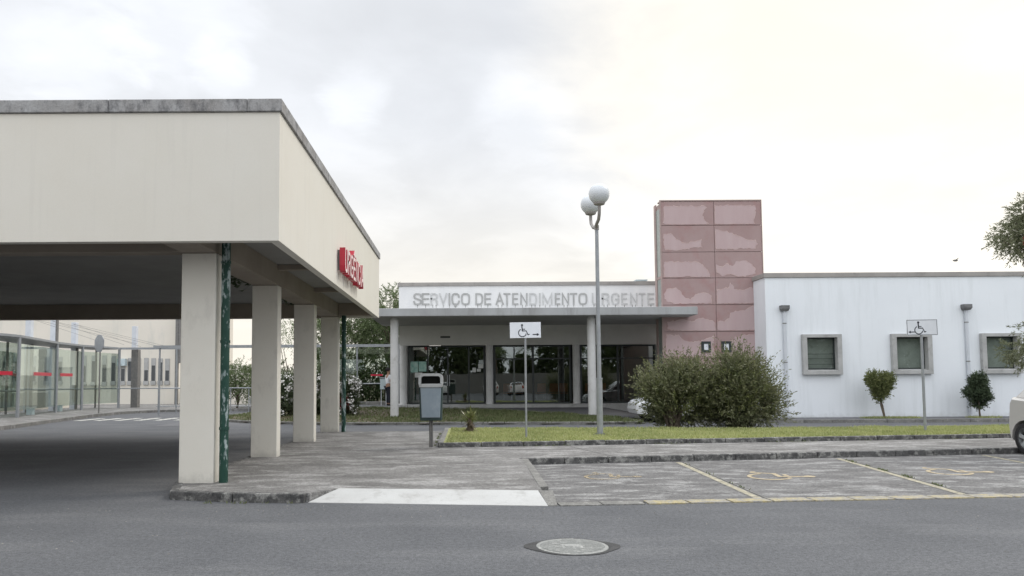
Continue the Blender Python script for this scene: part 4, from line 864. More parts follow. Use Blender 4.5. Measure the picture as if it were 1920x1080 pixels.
def limb_tree(base, top, r, spread, nb, seed, mt, parent, loc, nm='trunk', lean=0):
    rng = random.Random(seed); b = MB(loc); base = Vector(base); h = top-base.z
    mid = base+Vector((rng.uniform(-.1, .1)*h*.3, 0, h*.45)); b.tube([base, base.lerp(mid, .5)+Vector((.04*h*rng.uniform(-1, 1), 0, 0)), mid], [r, r*.8, r*.6], 8)
    for k in range(nb):
        a = 2*math.pi*k/nb+rng.uniform(-.4, .4); e_ = base+Vector((math.cos(a)*spread*rng.uniform(.5, 1), math.sin(a)*spread*rng.uniform(.5, 1), h*rng.uniform(.7, 1)))
        s_ = base.lerp(mid, rng.uniform(.4, 1)); m_ = s_.lerp(e_, .5)+Vector((rng.uniform(-.1, .1), rng.uniform(-.1, .1), .08))*h*.3
        b.tube([s_, m_, e_], [r*.5, r*.3, r*.1], 6)
    return b.build(nm, mt, parent, smooth=True)

# two big loose bushes on the lawn edge
def bush(x, y, lobes, seed, label, n):
    t = thing('bush', label, 'bush', (x, y, .1), group='large loose bushes in front of the pink tower')
    L_ = [(x+l[0], y+l[1], l[2]+.15, *l[3:]) for l in lobes]
    p, d = shoots(L_, int(n*.85), 14, .62, seed, up=.6, gap=.42, inner=.3, zmin=.12, spread=.6, gs=1.9)
    leaves('foliage', p, d, .10, .034, A['bush'], t, (x, y, .1), seed)
    p, d = shoots(L_, n//7, 9, .72, seed+9, up=.9, inner=.8, zmin=.4, spread=.45)
    leaves('young_shoots', p, d, .10, .026, A['topiary'], t, (x, y, .1), seed)
    rng = random.Random(seed); b = MB((x, y, .1))
    for k in range(34):
        l = rng.choice(L_); e_ = Vector((l[0]+rng.uniform(-1, 1)*l[3]*.85, l[1]+rng.uniform(-1, 1)*l[4]*.8, l[2]+rng.uniform(-.2, 1)*l[5]*.85)); s_ = Vector((x+rng.uniform(-.25, .25), y+rng.uniform(-.2, .2), .05)); m_ = s_.lerp(e_, .5)+Vector((0, 0, .18))
        b.tube([s_, m_, e_], [.028, .016, .006], 5)
    b.build('stem', A['bark'], t)
bush(6.45, 22.7, [(.12, 0, .60, .62, .7, .50), (-.36, 0, 1.12, .46, .5, .40), (.45, .1, 1.2, .50, .6, .50), (-.05, 0, 1.45, .34, .4, .30), (.6, 0, .8, .4, .5, .5), (-.72, 0, 1.28, .15, .2, .12)], 11, 'left and lower of the two loose bushes in front of the pink tower', 2500)
bush(8.35, 22.6, [(0, 0, .7, .80, .8, .60), (-.35, 0, 1.35, .55, .6, .50), (.35, 0, 1.15, .50, .6, .50), (-.1, 0, 1.75, .34, .4, .30), (.62, -.1, .6, .34, .5, .4), (-.65, 0, .8, .45, .5, .5), (.42, 0, 1.6, .2, .25, .25), (-.62, 0, 1.72, .17, .2, .2), (.05, 0, 2.0, .13, .15, .16)], 23, 'right and taller of the two loose bushes, nearest the white wing', 3100)

# small clipped trees by the white wall
def topiary(x, y, lobes, stem, seed, label, mt, n, ls):
    n = int(n*1.7)
    t = thing('small_tree', label, 'tree', (x, y, .115), group='small clipped trees along the white wall')
    L_ = [(x+l[0], y+l[1], l[2], *l[3:]) for l in lobes]
    p, d = shoots(L_, n, 7, .16, seed, up=.2, inner=.3, spread=.9, gap=.12, gs=3)
    leaves('crown', p, d, ls, ls*.55, mt, t, (x, y, .115), seed)
    b = MB((x, y, .115))
    for q in stem: b.tube([Vector((x+a, y, c)) for a, c in q], [.035, .03, .022][:len(q)], 7)
    b.build('trunk', A['bark'], t, smooth=True)
topiary(15.85, 28.35, [(0, 0, 1.45, .42, .4, .36), (-.22, 0, 1.62, .28, .28, .22), (.24, 0, 1.6, .27, .28, .22), (0, 0, 1.12, .3, .3, .25), (.03, 0, .9, .17, .2, .18)], [((.15, .1), (.08, .55), (-.05, 1.1)), ((.12, .2), (.02, .6), (.0, 1.0))], 41, 'small round-headed olive green tree on a bent trunk between two wall windows', A['topiary'], 1000, .060)
topiary(19.55, 28.35, [(.02, 0, 1.42, .22, .24, .26), (.05, 0, 1.62, .15, .2, .14), (-.12, 0, 1.02, .28, .3, .22), (.14, 0, .92, .25, .3, .24), (.0, 0, .66, .19, .2, .15), (.08, 0, 1.2, .20, .25, .18)], [((.05, .1), (.03, .35), (0, .9))], 47, 'small dark green leafy tree in front of the second downpipe', A['topiary_dark'], 1150, .065)
mb = MB(); blades('weed_patch', [(15.2, 28.1), (17.3, 28.1), (17.3, 28.7), (15.2, 28.7)], 1400, 0, .07, A['blade'], lambda x, y: .113, seed=12)
blades('weed_patch', [(19.2, 28.1), (20.3, 28.1), (20.3, 28.6), (19.2, 28.6)], 500, 0, .07, A['blade'], lambda x, y: .113, seed=13)

# yucca on the lawn
t = thing('yucca', 'short spiky yucca with dry lower leaves on the lawn by the litter bin', 'plant', (.23, 20.6, .2))
rng = random.Random(5); b = MB()
def sword(b, base, az, el, ln, wd, bend):
    d = Vector((math.cos(az)*math.cos(el), math.sin(az)*math.cos(el), math.sin(el))); s_ = Vector((-math.sin(az), math.cos(az), 0)); p0 = Vector(base); vs = []
    for k, (t_, w_) in enumerate(((0, .6), (.4, 1), (.75, .7), (1, .02))):
        p = p0+d*ln*t_+Vector((0, 0, -bend*t_*t_*ln)); vs += [p-s_*wd*w_/2, p+Vector((0, 0, -wd*.2*w_)), p+s_*wd*w_/2]
    fs = []
    for k in range(3): fs += [(3*k, 3*k+1, 3*k+4, 3*k+3), (3*k+1, 3*k+2, 3*k+5, 3*k+4)]
    b.add(vs, fs)
for k in range(75): sword(b, (rng.uniform(-.07, .07), rng.uniform(-.05, .05), rng.uniform(.22, .46)), rng.uniform(0, 6.28), R(rng.uniform(20, 88)), rng.uniform(.2, .38), .045, rng.uniform(0, .4))
b.build('leaf_rosette', A['yucca'], t)
b = MB()
for k in range(42): sword(b, (rng.uniform(-.07, .07), rng.uniform(-.05, .05), rng.uniform(.1, .35)), rng.uniform(0, 6.28), R(rng.uniform(-40, 15)), rng.uniform(.12, .27), .045, .3)
b.build('dry_leaves', A['dead'], t)
b = MB(); sword(b, (-.04, -.06, .36), R(155), R(48), .34, .06, 0); sword(b, (-.02, -.08, .34), R(190), R(-50), .22, .07, 0); b.build('pale_leaf', A['yucca_pale'], t)
b = MB(); b.cyl(0, 0, -.02, .4, .09, 10, .06); b.build('trunk', A['dead'], t)

# bottlebrush tree at the right edge
t = thing('bottlebrush_tree', 'bottlebrush tree with red flowers reaching in at the right edge', 'tree', (15.2, 17.0, .15))
L_ = [(13.45, 17, 5.0, .75, .9, .60), (14.1, 17, 5.5, .9, 1.0, .70), (12.7, 16.9, 4.75, .36, .5, .30), (13.1, 17, 5.45, .32, .4, .22), (15.1, 17.3, 5.0, 1.2, 1, .9), (12.95, 16.8, 4.5, .36, .4, .20), (12.85, 16.9, 5.1, .2, .3, .2)]
p, d = shoots(L_, 3800, 14, .30, 61, up=.05, gap=.25, inner=.3, droop=.3, spread=.6, gs=1.7)
leaves('crown', p, d, .09, .022, A['bottle'], t, (15.2, 17, .15), 61)
p, d = shoots([(12.3, 16.5, 2.2, .28, .25, .16), (12.7, 16.6, 2.1, .4, .35, .28), (12.5, 16.6, 2.65, .16, .2, .12)], 240, 14, .2, 62, up=.0, inner=.2, droop=.2, spread=.6)
leaves('low_branch', p, d, .08, .018, A['bottle'], t, (15.2, 17, .15), 62)
b = MB((15.2, 17, .15)); rng = random.Random(3)
b.tube([(15.4, 17.2, .1), (15.3, 17.1, 1.6), (15.25, 17, 3.2), (15.2, 17, 4.6)], [.16, .13, .1, .06], 9)
for e_ in ((12.7, 17, 5.2), (13.3, 17, 5.7), (12.4, 16.9, 4.7), (16.2, 17.2, 5.2), (12.5, 16.6, 2.2), (14.4, 17, 5.9)):
    s_ = Vector((15.28, 17.05, 1.7 if e_[2] < 3 else 3.3)); e_ = Vector(e_); b.tube([s_, s_.lerp(e_, .5)+Vector((0, 0, .15)), e_], [.05, .03, .01], 6)
b.build('trunk', A['bark'], t, smooth=True)
P_ = []; D_ = []
for k, (x, y, z) in enumerate([(12.5, 16.4, 4.72), (12.55, 16.3, 4.5), (12.85, 16.3, 4.32), (12.95, 16.3, 4.25), (12.6, 16.3, 5.0)]):
    rs = np.random.RandomState(k); n_ = 90; tt = rs.uniform(0, .16, n_); P_.append(np.stack([np.full(n_, x), np.full(n_, y), z-tt], 1)); dd = rs.normal(size=(n_, 3)); dd[:, 2] *= .3; D_.append(dd)
leaves('red_flower', np.concatenate(P_), np.concatenate(D_), .04, .010, A['petal_red'], t, (15.2, 17, .15), 3)

# oleanders with white flowers
def oleander(x, y, lobes, seed, label):
    t = thing('oleander', label, 'bush', (x, y, bedz(x, y)), group='flowering oleanders in the planting bed')
    z0_ = bedz(x, y); L_ = [(x+l[0], y+l[1], l[2]+z0_, *l[3:]) for l in lobes]
    p, d = shoots(L_, 1100, 12, .32, seed, up=.5, gap=.15, inner=.2, zmin=z0_+.05, spread=.6)
    leaves('foliage', p, d, .12, .03, A['oleander'], t, (x, y, z0_), seed)
    rs = np.random.RandomState(seed); P_ = []; D_ = []
    for k in range(42):
        l = L_[rs.randint(len(L_))]; dd = rs.normal(size=3); dd[1] = -abs(dd[1])*.8; dd /= np.linalg.norm(dd); c = np.array([l[0]+dd[0]*l[3]*1.35, l[1]+dd[1]*l[4]*1.65-.05, l[2]+dd[2]*l[5]*1.25])
        if c[2] < z0_+.15: continue
        n_ = 20; P_.append(c+rs.normal(size=(n_, 3))*.065); D_.append(rs.normal(size=(n_, 3)))
    leaves('flowers', np.concatenate(P_), np.concatenate(D_), .075, .07, A['petal'], t, (x, y, z0_), seed)
    b = MB((x, y, z0_)); rng = random.Random(seed)
    for k in range(12): b.tube([(x+rng.uniform(-.1, .1), y, z0_-.05), (x+rng.uniform(-.4, .4), y+rng.uniform(-.2, .2), z0_+.6), (x+rng.uniform(-.7, .7), y+rng.uniform(-.3, .3), z0_+1.2)], [.025, .018, .008], 5)
    b.build('stem', A['bark'], t)
    return t
oleander(-7.05, 31.0, [(0, 0, .6, .75, .6, .5), (.2, 0, 1.2, .6, .5, .45), (-.4, 0, .9, .5, .5, .4)], 71, 'white-flowering oleander between the second and third pillars')
oleander(-5.75, 31.2, [(0, 0, .6, .7, .6, .55), (.0, 0, 1.3, .5, .5, .55), (.25, 0, 1.0, .5, .5, .4)], 72, 'tallest white-flowering oleander between the third and fourth pillars')
o3 = oleander(-4.85, 31.0, [(0, 0, .55, .45, .5, .45), (.05, 0, 1.15, .42, .4, .35)], 73, 'white-flowering oleander with dark red stems just right of the last pillar')
p, d = shoots([(-4.75, 30.4, .75, .13, .15, .3)], 60, 8, .15, 74, up=.4, inner=0); leaves('red_stems', p, d, .08, .04, A['redleaf'], o3, (-4.85, 31.0, bedz(-4.85, 31.0)), 74)

# trees and hedge behind
def tree(x, y, zt, lobes, seed, label, mt, n, ls=.16, tr=.18, gap=.2, nb=7, per=12, name='tree', droop=.3, up=.1, grp='trees behind the glass walkway'):
    t = thing(name, label, 'tree', (x, y, 0), group=grp)
    L_ = [(x+l[0], y+l[1], *l[2:]) for l in lobes]
    p, d = shoots(L_, n, per, .7, seed, up=up, gap=gap, inner=.3, droop=droop, spread=.6, gs=.8); leaves('crown', p, d, ls, ls*.32, mt, t, (x, y, 0), seed)
    limb_tree((x, y, 0), zt, tr, 1.4, nb, seed, A['bark'], t, (x, y, 0)); return t
tree(-6.4, 48, 7, [(0, 0, 5.3, 1.6, 1.4, 1.5), (-1, 0, 4.2, 1.2, 1.2, 1.0), (.9, 0, 4.4, 1.2, 1.2, 1.2), (.2, 0, 6.6, .9, .9, .7)], 81, 'green drooping tree in the middle of the three behind the walkway', A['treeleaf'], 1100)
tree(-4.4, 47, 7.2, [(0, 0, 6.1, 1.3, 1.2, 1.4), (-.7, 0, 5.0, 1.2, 1.2, 1.3), (.7, 0, 5.2, 1.1, 1.2, 1.4), (0, 0, 3.6, 1.2, 1.2, 1.0)], 82, 'tallest tree, showing above the corner between canopy and clinic roof', A['treeleaf'], 1500)
tree(-9.0, 48, 6, [(0, 0, 4.6, 1.0, 1.0, 1.2), (-.3, 0, 3.5, .9, .9, .9)], 83, 'tree with sky gaps seen between the third and fourth pillars', A['treeleaf'], 550, gap=.3)
tree(-13.2, 44, 2.6, [(0, 0, 2.0, .9, .8, .75), (.6, 0, 1.5, .8, .7, .8), (-.7, 0, 1.6, .6, .6, .5)], 84, 'low bushy green tree seen right of the first pillar', A['treeleaf'], 600, tr=.07, ls=.13, grp='low trees behind the railing')
tree(-11.0, 43, 2.6, [(0, 0, 1.6, .9, .8, .8), (.4, 0, 2.1, .5, .6, .5)], 85, 'low bushy green tree seen between the second and third pillars', A['treeleaf'], 500, tr=.07, ls=.13, grp='low trees behind the railing')
tree(-9.95, 42.5, 5.6, [(0, 0, 4.9, .35, .35, .5), (.15, 0, 4.4, .25, .25, .35)], 86, 'slender thin-stemmed tree with hanging tuft between the second and third pillars', A['treeleaf'], 90, tr=.06, nb=3, per=9, ls=.12, droop=1.0, up=-.3, grp='low trees behind the railing')
hx = thing('hedge', 'tall dense green hedge behind the glass walkway left of the clinic', 'hedge', (-5.5, 41, 0))
p, d = shoots([(-8.3+k*.75, 41+.2*(k % 2), 1.3, .75, .6, 1.1) for k in range(8)]+[(-8.3+k*.75, 41, 2.65+.15*(k % 3), .6, .5, .5) for k in range(8)], 2600, 11, .34, 91, up=.35, inner=.5, spread=.8)
leaves('foliage', p, d, .12, .05, A['hedge'], hx, (-5.5, 41, 0), 91)
b = MB((-5.5, 41, 0))
for k in range(14): b.tube([(-8.4+k*.42, 41, -.05), (-8.4+k*.42, 41.05, 1.2), (-8.3+k*.42, 41, 2.4)], [.05, .04, .02], 6)
b.build('stem', A['bark'], hx)

# ------------------------------------------------------------------ glass walkway next to the clinic
O = (-6, 37.6, .5)
gw = thing('glass_screen', 'glass windbreak screen with roof bar and handrail left of the clinic entrance', 'screen', O)
b = MB(O); b.box(-15.5, 37.55, 3.36, -2.95, 37.75, 3.5); b.build('roof_bar', A['steel'], gw)
for x in (-15.2, -12.6, -10.2, -7.6, -5.25, -3.15):
    b = MB(O); b.cyl(x, 37.65, H(x, 37)-.02, 3.36, .045, 10); b.build('post', A['steel'], gw)
for a, c in ((-7.5, -5.3), (-5.2, -3.2)):
    b = MB(O); b.box(a, 37.6, .66, c, 37.612, 3.3); b.build('pane', A['glass_walk'], gw)
b = MB(O); b.box(-4.55, 37.585, 1.90, -3.95, 37.595, 1.99); b.build('red_stripe', A['red'], gw)
b = MB(O); b.tube([(-6.0, 37.2, 1.52), (-3.62, 37.2, 1.52), (-3.62, 37.2, .5)], .03, 8); b.tube([(-6.0, 37.2, 1.52), (-6.0, 37.2, .5)], .03, 8); b.build('handrail', A['steel'], gw)
b = MB(O); b.box(-8, 37.4, .3, -3.0, 37.8, .62); b.build('plinth', A['kerb_light'], gw, bevel=.01)
rl = thing('railing', 'thin metal railing behind the pillars at the far side of the drop-off road', 'railing', (-12, 40.5, .1))
b = MB((-12, 40.5, .1)); b.tube([(-16.5, 40.5, 1.32), (-9.5, 40.5, 1.32)], .03, 8); b.tube([(-16.5, 40.5, .35), (-9.5, 40.5, .35)], .02, 8); b.build('rail', A['steel'], rl)
for k in range(8):
    b = MB((-12, 40.5, .1)); b.cyl(-16.4+k*.98, 40.5, 0, 1.32, .025, 8); b.build('post', A['steel'], rl)
b = MB((-15, 52, 0)); b.box(-17.5, 52, 0, -13.2, 52.3, 2.65); b.box(-17.55, 51.95, 2.652, -13.15, 52.35, 2.75); tag(b.build('garden_wall', A['cream'], loc=(-15, 52, 0)), 'low pale wall far behind the railing right of the first pillar', 'wall')

# kiosk cabinet and person
t = thing('cabinet', 'small pale grey cabinet on thin legs beside the standing person', 'cabinet', (-3.78, 36.5, .46))
b = MB(); b.box(-.17, -.12, .78, .15, .12, 1.30); b.build('box', A['cabinet'], t, bevel=.01)
b = MB(); b.box(-.2, -.15, 1.32, .2, .15, 1.37); b.build('tray', A['steel'], t)
for sx in (-.13, .11):
    b = MB(); b.cyl(sx, 0, 0, .78, .014, 8); b.build('leg', A['signwhite'], t)
def skin_mesh(name, verts, edges, mt, parent, sub=2):
    me = bpy.data.meshes.new(name); me.from_pydata([v[0] for v in verts], edges, []); o = bpy.data.objects.new(name, me); C.objects.link(o)
    md = o.modifiers.new('skin', 'SKIN'); 
    if not me.skin_vertices: 
        bm2 = bmesh.new(); bm2.from_mesh(me); bm2.verts.layers.skin.verify(); bm2.to_mesh(me); bm2.free()
    for i, v in enumerate(verts):
        me.skin_vertices[0].data[i].radius = v[1] if isinstance(v[1], tuple) else (v[1], v[1]); me.skin_vertices[0].data[i].use_root = (i == 0)
    md.use_smooth_shade = True
    s_ = o.modifiers.new('sub', 'SUBSURF'); s_.levels = sub; s_.render_levels = sub
    dg = bpy.context.evaluated_depsgraph_get(); me2 = bpy.data.meshes.new_from_object(o.evaluated_get(dg)); C.objects.unlink(o); bpy.data.objects.remove(o)
    me2.name = name; me2.materials.clear(); me2.materials.append(mt); me2.polygons.foreach_set('use_smooth', [True]*len(me2.polygons))
    o = bpy.data.objects.new(name, me2); C.objects.link(o); o.parent = parent; return o
pr = thing('person', 'person with dark hair in white shirt and dark trousers standing behind the porch column', 'person', (-3.52, 36.0, .46), R(-60))
V = [((0, 0, .98), (.15, .10)), ((0, 0, 1.15), (.135, .095)), ((0, 0, 1.35), (.165, .105)), ((0, 0, 1.47), (.09, .075)), ((0, 0, 1.53), .052), ((0, .01, 1.585), (.062, .075)), ((0, .015, 1.665), (.078, .092)), ((0, .01, 1.74), (.055, .065)),
     ((.185, 0, 1.43), .055), ((.25, .02, 1.15), .042), ((.24, .17, 1.0), .034), ((.23, .25, .99), .026),
     ((-.185, 0, 1.43), .055), ((-.25, .02, 1.15), .042), ((-.23, .16, 1.02), .034), ((-.22, .24, 1.02), .026),
     ((.095, 0, .88), .088), ((.10, .02, .50), .058), ((.10, -.01, .10), .04), ((.11, .12, .035), (.04, .028)),
     ((-.095, 0, .88), .088), ((-.10, .02, .50), .058), ((-.10, -.01, .10), .04), ((-.11, .12, .035), (.04, .028))]
E_ = [(0,1),(1,2),(2,3),(3,4),(4,5),(5,6),(6,7),(2,8),(8,9),(9,10),(10,11),(2,12),(12,13),(13,14),(14,15),(0,16),(16,17),(17,18),(18,19),(0,20),(20,21),(21,22),(22,23)]
skin_mesh('body', V, E_, A['skin'], pr)
def fat(idx, k, extra=0): return [((V[i][0]), (tuple(q*k+extra for q in V[i][1]) if isinstance(V[i][1], tuple) else V[i][1]*k+extra)) for i in idx]
sv_ = fat([0, 1, 2, 8, 9, 12, 13], 1.07, .012); sv_[4] = ((.232, .015, 1.22), .056); sv_[6] = ((-.232, .015, 1.22), .056)
skin_mesh('shirt', sv_, [(0,1),(1,2),(2,3),(3,4),(2,5),(5,6)], A['shirt'], pr)
tv = [((0, 0, .97), (.165, .118)), ((.095, 0, .87), .102), ((.10, .02, .50), .074), ((.10, 0, .10), .060), ((-.095, 0, .87), .102), ((-.10, .02, .50), .074), ((-.10, 0, .10), .060)]
skin_mesh('trousers', tv, [(0,1),(1,2),(2,3),(0,4),(4,5),(5,6)], A['trousers'], pr)
for s_ in (1, -1):
    b = MB(); b.sphere((.11*s_, .07, .045), .055, 12, 8, (1, 2.2, .85)); b.build('shoe', A['black'], pr, smooth=True)
    b = MB(); x0 = .23*s_; 
    b.sphere((x0, .285, .985), .04, 10, 8, (.55, 1.1, .9))
    for k, (dz, ln) in enumerate(((.024, .07), (.009, .08), (-.007, .075), (-.021, .06))): b.tube([(x0, .315, .985+dz), (x0-.006*s_, .315+ln*.6, .982+dz), (x0-.02*s_, .315+ln, .972+dz)], [.009, .008, .007], 6)
    b.tube([(x0-.012*s_, .275, 1.01), (x0-.035*s_, .31, 1.02), (x0-.045*s_, .335, 1.01)], [.011, .009, .008], 6); b.build('hand', A['skin'], pr, smooth=True)
b = MB(); rng = random.Random(2)
for k in range(90):
    a = rng.uniform(0, 6.28); e_ = rng.uniform(-.2, 1.5); d_ = Vector((math.cos(a)*math.cos(e_)*.082, math.sin(a)*math.cos(e_)*.1-.02, math.sin(e_)*.1)) 
    if d_.y > .05 and d_.z < .05: continue
    b.sphere(Vector((0, .005, 1.70))+d_, rng.uniform(.028, .042), 8, 6)
b.build('hair', A['hair'], pr, smooth=True)
b = MB(); b.tube([(0, .10, 1.69), (0, .128, 1.655), (0, .112, 1.645)], [.009, .014, .008], 6)
for s_ in (1, -1): b.sphere((.088*s_, .015, 1.675), .022, 8, 6, (.4, .8, 1.2)); 
b.build('face', A['skin'], pr, smooth=True)
b = MB(); b.sphere((.03, .103, 1.69), .009, 8, 6); b.sphere((-.03, .103, 1.69), .009, 8, 6); b.tube([(-.025, .105, 1.615), (0, .112, 1.612), (.025, .105, 1.615)], .005, 5); b.build('eyes_and_mouth', A['hair'], pr, smooth=True)

# ------------------------------------------------------------------ left background: cable-stayed glass walkway and cream building
O = (-22, 38, .13)
lw = thing('glass_walkway', 'long glazed walkway with thin flat roof and red stripe at the far left', 'walkway', O)
run = [(-20.2, 27), (-19.55, 33.0), (-20.9, 38.6), (-21.2, 41.8), (-20.7, 45.2)]
rb = [Vector((x, y, 3.72)) for x, y in run]
b = MB(O)
def barbox(b, p, q, wd_, ht):
    d = (q-p); d.normalize(); n = Vector((-d.y, d.x, 0))*wd_/2; u = Vector((0, 0, ht/2)); b.hexa([p-n-u, q-n-u, q+n-u, p+n-u, p-n+u, q-n+u, q+n+u, p+n+u])
for p, q in zip(rb[:-1], rb[1:]): barbox(b, p, q, .12, .10); barbox(b, p+Vector((-.9, 0, .0)), q+Vector((-.9, 0, .0)), 1.7, .14)
barbox(b, Vector((-20.7, 45.3, 3.72)), Vector((-14.5, 45.6, 3.72)), .12, .12)
b.build('roof', A['steel'], lw)
pl_ = [(-19.9, 30.0), (-19.55, 33.0), (-20.9, 38.6), (-21.2, 41.8), (-20.7, 45.2), (-17.3, 45.4)]
for i, (x, y) in enumerate(pl_):
    b = MB(O); b.cyl(x, y, .1, 3.66, .075 if i != 5 else .05, 14); b.build('post', A['steel'], lw, smooth=True)
for x, y in ((-21.3, 33.4), (-22.2, 36.5), (-22.6, 38.9), (-22.9, 42.2), (-22.2, 45.4), (-21.0, 30.6)):
    b = MB(O); b.cyl(x, y, .1, 3.70, .06, 10); b.build('rear_post', A['steel_dark'], lw, smooth=True)
b = MB(O); b.box(-24.5, 36, .1, -24.3, 47, 1.1); b.build('low_wall', A['cream'], lw)
b = MB(O); b.box(-20.15, 45.6, .1, -19.75, 46, 3.66); b.build('pier', A['steel_dark'], lw)
def gl(p, q, z0_, z1_, red, span=None):
    p = Vector((*p, 0)); q = Vector((*q, 0)); d = (q-p).normalized(); a_ = p+d*.12; c_ = q-d*.12; b = MB(O)
    n = Vector((-d.y, d.x, 0))*.012; b.hexa([(a_-n)+Vector((0,0,z0_)), (c_-n)+Vector((0,0,z0_)), (c_+n)+Vector((0,0,z0_)), (a_+n)+Vector((0,0,z0_)), (a_-n)+Vector((0,0,z1_)), (c_-n)+Vector((0,0,z1_)), (c_+n)+Vector((0,0,z1_)), (a_+n)+Vector((0,0,z1_))])
    pn = b.build('pane', A['glass_walk'], lw)
    if red or span:
        n *= 1.6; b = MB(O); e_ = a_.lerp(c_, span[1] if span else red); a_ = a_.lerp(c_, span[0] if span else 0); zz0, zz1 = 2.0, 2.16
        b.hexa([(a_-n)+Vector((0,0,zz0)), (e_-n)+Vector((0,0,zz0)), (e_+n)+Vector((0,0,zz0)), (a_+n)+Vector((0,0,zz0)), (a_-n)+Vector((0,0,zz1)), (e_-n)+Vector((0,0,zz1)), (e_+n)+Vector((0,0,zz1)), (a_+n)+Vector((0,0,zz1))]); b.build('red_stripe', A['red'], pn)
gl(pl_[0], pl_[1], .45, 3.4, .9); gl(pl_[1], pl_[2], .45, 3.4, 0, (.35, .85)); gl(pl_[2], pl_[3], .45, 3.4, 0, (.1, .6)); gl(pl_[3], pl_[4], .45, 3.4, 0); gl((-21.6, 34), (-23, 39), .45, 3.2, 1)
b = MB(O); b.tube([(-20.3, 30, 1.3), (-20.0, 33, 1.3), (-21.3, 38.6, 1.3), (-21.6, 41.8, 1.3), (-21.0, 45.0, 1.3), (-14.6, 45.2, 1.3)], .035, 8); b.build('handrail', A['steel'], lw)
for x, y in ((-20.2, 31.5), (-20.7, 36), (-21.6, 40.2)):
    b = MB(O); b.box(x-.13, y-.13, .1, x+.13, y+.13, .42); b.box(x-.22, y-.05, .42, x+.22, y+.05, .47); b.build('glass_clamp', A['cabinet'], lw)
for i, (x, y) in enumerate(((-22.6, 39.0), (-22.4, 41.0), (-22.4, 43.2), (-20.3, 46.4))):
    O3 = (x, y, .13); m_ = thing('cable_mast', ('tall pale mast with stay cables, farthest left behind the glass walkway', 'tall pale mast with a dark edge, second from the left behind the walkway', 'tall pale mast behind the glass walkway, left of the back of the stop sign', 'tall pale mast standing alone right of the stop sign')[i], 'mast', O3, group='cable masts of the walkway')
    b = MB(O3); b.box(x-.14, y-.14, .1, x+.14, y+.14, 5.15); b.build('shaft', A['pipe_white'], m_, bevel=.01)
    b = MB(O3); b.box(x+.142, y-.1, .1, x+.2, y+.1, 5.1 if i == 1 else 3.7); b.build('edge', A['steel_dark'], m_)
    for ex, ey in ((3.2, 1.5), (4.6, 2.4)):
        if i < 3: b = MB(O3); b.tube([(x, y-.2, 5.05), (x+ex, y+ey, 3.8)], .007, 5); b.build('cable', A['steel_dark'], m_)
# cream building
O = (-27, 56, 0)
fb = thing('cream_building', 'long cream rendered building with narrow slit windows beyond the drop-off road', 'building', O)
b = MB(O); b.box(-52, 53, .05, -20.2, 53.3, 8.2); b.box(-20.5, 53.3, .05, -20.2, 66, 8.2); b.build('wall', A['cream'], fb)
b = MB(O); b.box(-52, 53.3, 7.6, -20.5, 66, 7.7); b.build('roof', A['coping2'], fb)
b = MB(O); b.box(-20.2, 54.2, .05, -17.6, 54.5, 2.2); b.build('low_wall', A['cream'], fb)
def fx(px): return (px-864.5)/1400*53
for px_, z0_, z1_ in ((10, 1.7, 3.6), (28, 1.7, 3.6), (64, 1.7, 3.6), (88, 1.7, 3.5), (113, 1.7, 3.5), (158, 1.6, 3.6), (176, 1.6, 3.6), (196, 1.6, 3.6), (213, 1.65, 3.55), (231, 1.65, 2.8), (244, 1.65, 3.4), (260, 1.65, 3.4), (274.5, 1.65, 3.4), (288, 1.65, 3.38), (301, 1.65, 3.36), (314, 1.65, 3.34)):
    X0 = fx(px_); w_ = .13; b = MB(O); b.box(X0-w_-.05, 52.9, z0_-.16, X0+w_+.05, 52.998, z0_+.12); b.box(X0-w_-.03, 52.96, z0_+.12, X0-w_, 52.998, z1_); b.box(X0+w_, 52.96, z0_+.12, X0+w_+.03, 52.998, z1_)
    f_ = b.build('window', A['window_conc'], fb); b = MB(O); b.box(X0-w_, 52.97, z0_+.12, X0+w_, 52.995, z1_); b.build('pane', A['carglass'], f_)
    b = MB(O); hh = random.uniform(.1, .9)*(z1_-z0_); b.box(X0-w_, 52.955, z1_-hh*.6, X0+w_, 52.968, z1_); b.build('shutter', A['window_conc'], f_)
b = MB((fx(232), 52.7, 3)); x = fx(232); b.box(x-.32, 52.6, 2.85, x+.25, 52.95, 3.35); b.box(x-.2, 52.58, 2.92, x+.02, 52.6, 3.28)
tag(b.build('air_conditioner', A['cabinet'], loc=(x, 52.7, 3), bevel=.01), 'pale air conditioning unit on the cream facade above a slit window', 'air conditioner')
b = MB((-20.0, 52, 0)); b.box(-20.05, 52.3, .1, -19.85, 52.5, 8.0); b.box(-19.83, 52.3, 3.0, -19.68, 52.5, 8.0); tag(b.build('utility_pole', A['steel_dark'], loc=(-20.0, 52, 0)), 'dark grey pole at the right end of the cream building', 'pole')
# back of an octagonal sign
t = thing('stop_sign', 'octagonal road sign seen from behind on a thin pole by the crossing', 'sign', (-18.0, 37.2, .13), R(-35))
b = MB(); b.cyl(0, 0, 0, 3.85, .035, 10); b.build('pole', A['steel_dark'], t)
b = MB(); oc = [(.46*math.cos(R(22.5+45*k)), 3.47+.46*math.sin(R(22.5+45*k))) for k in range(8)]; b.ext(oc, -.06, -.04); b.build('panel', A['steel'], t)

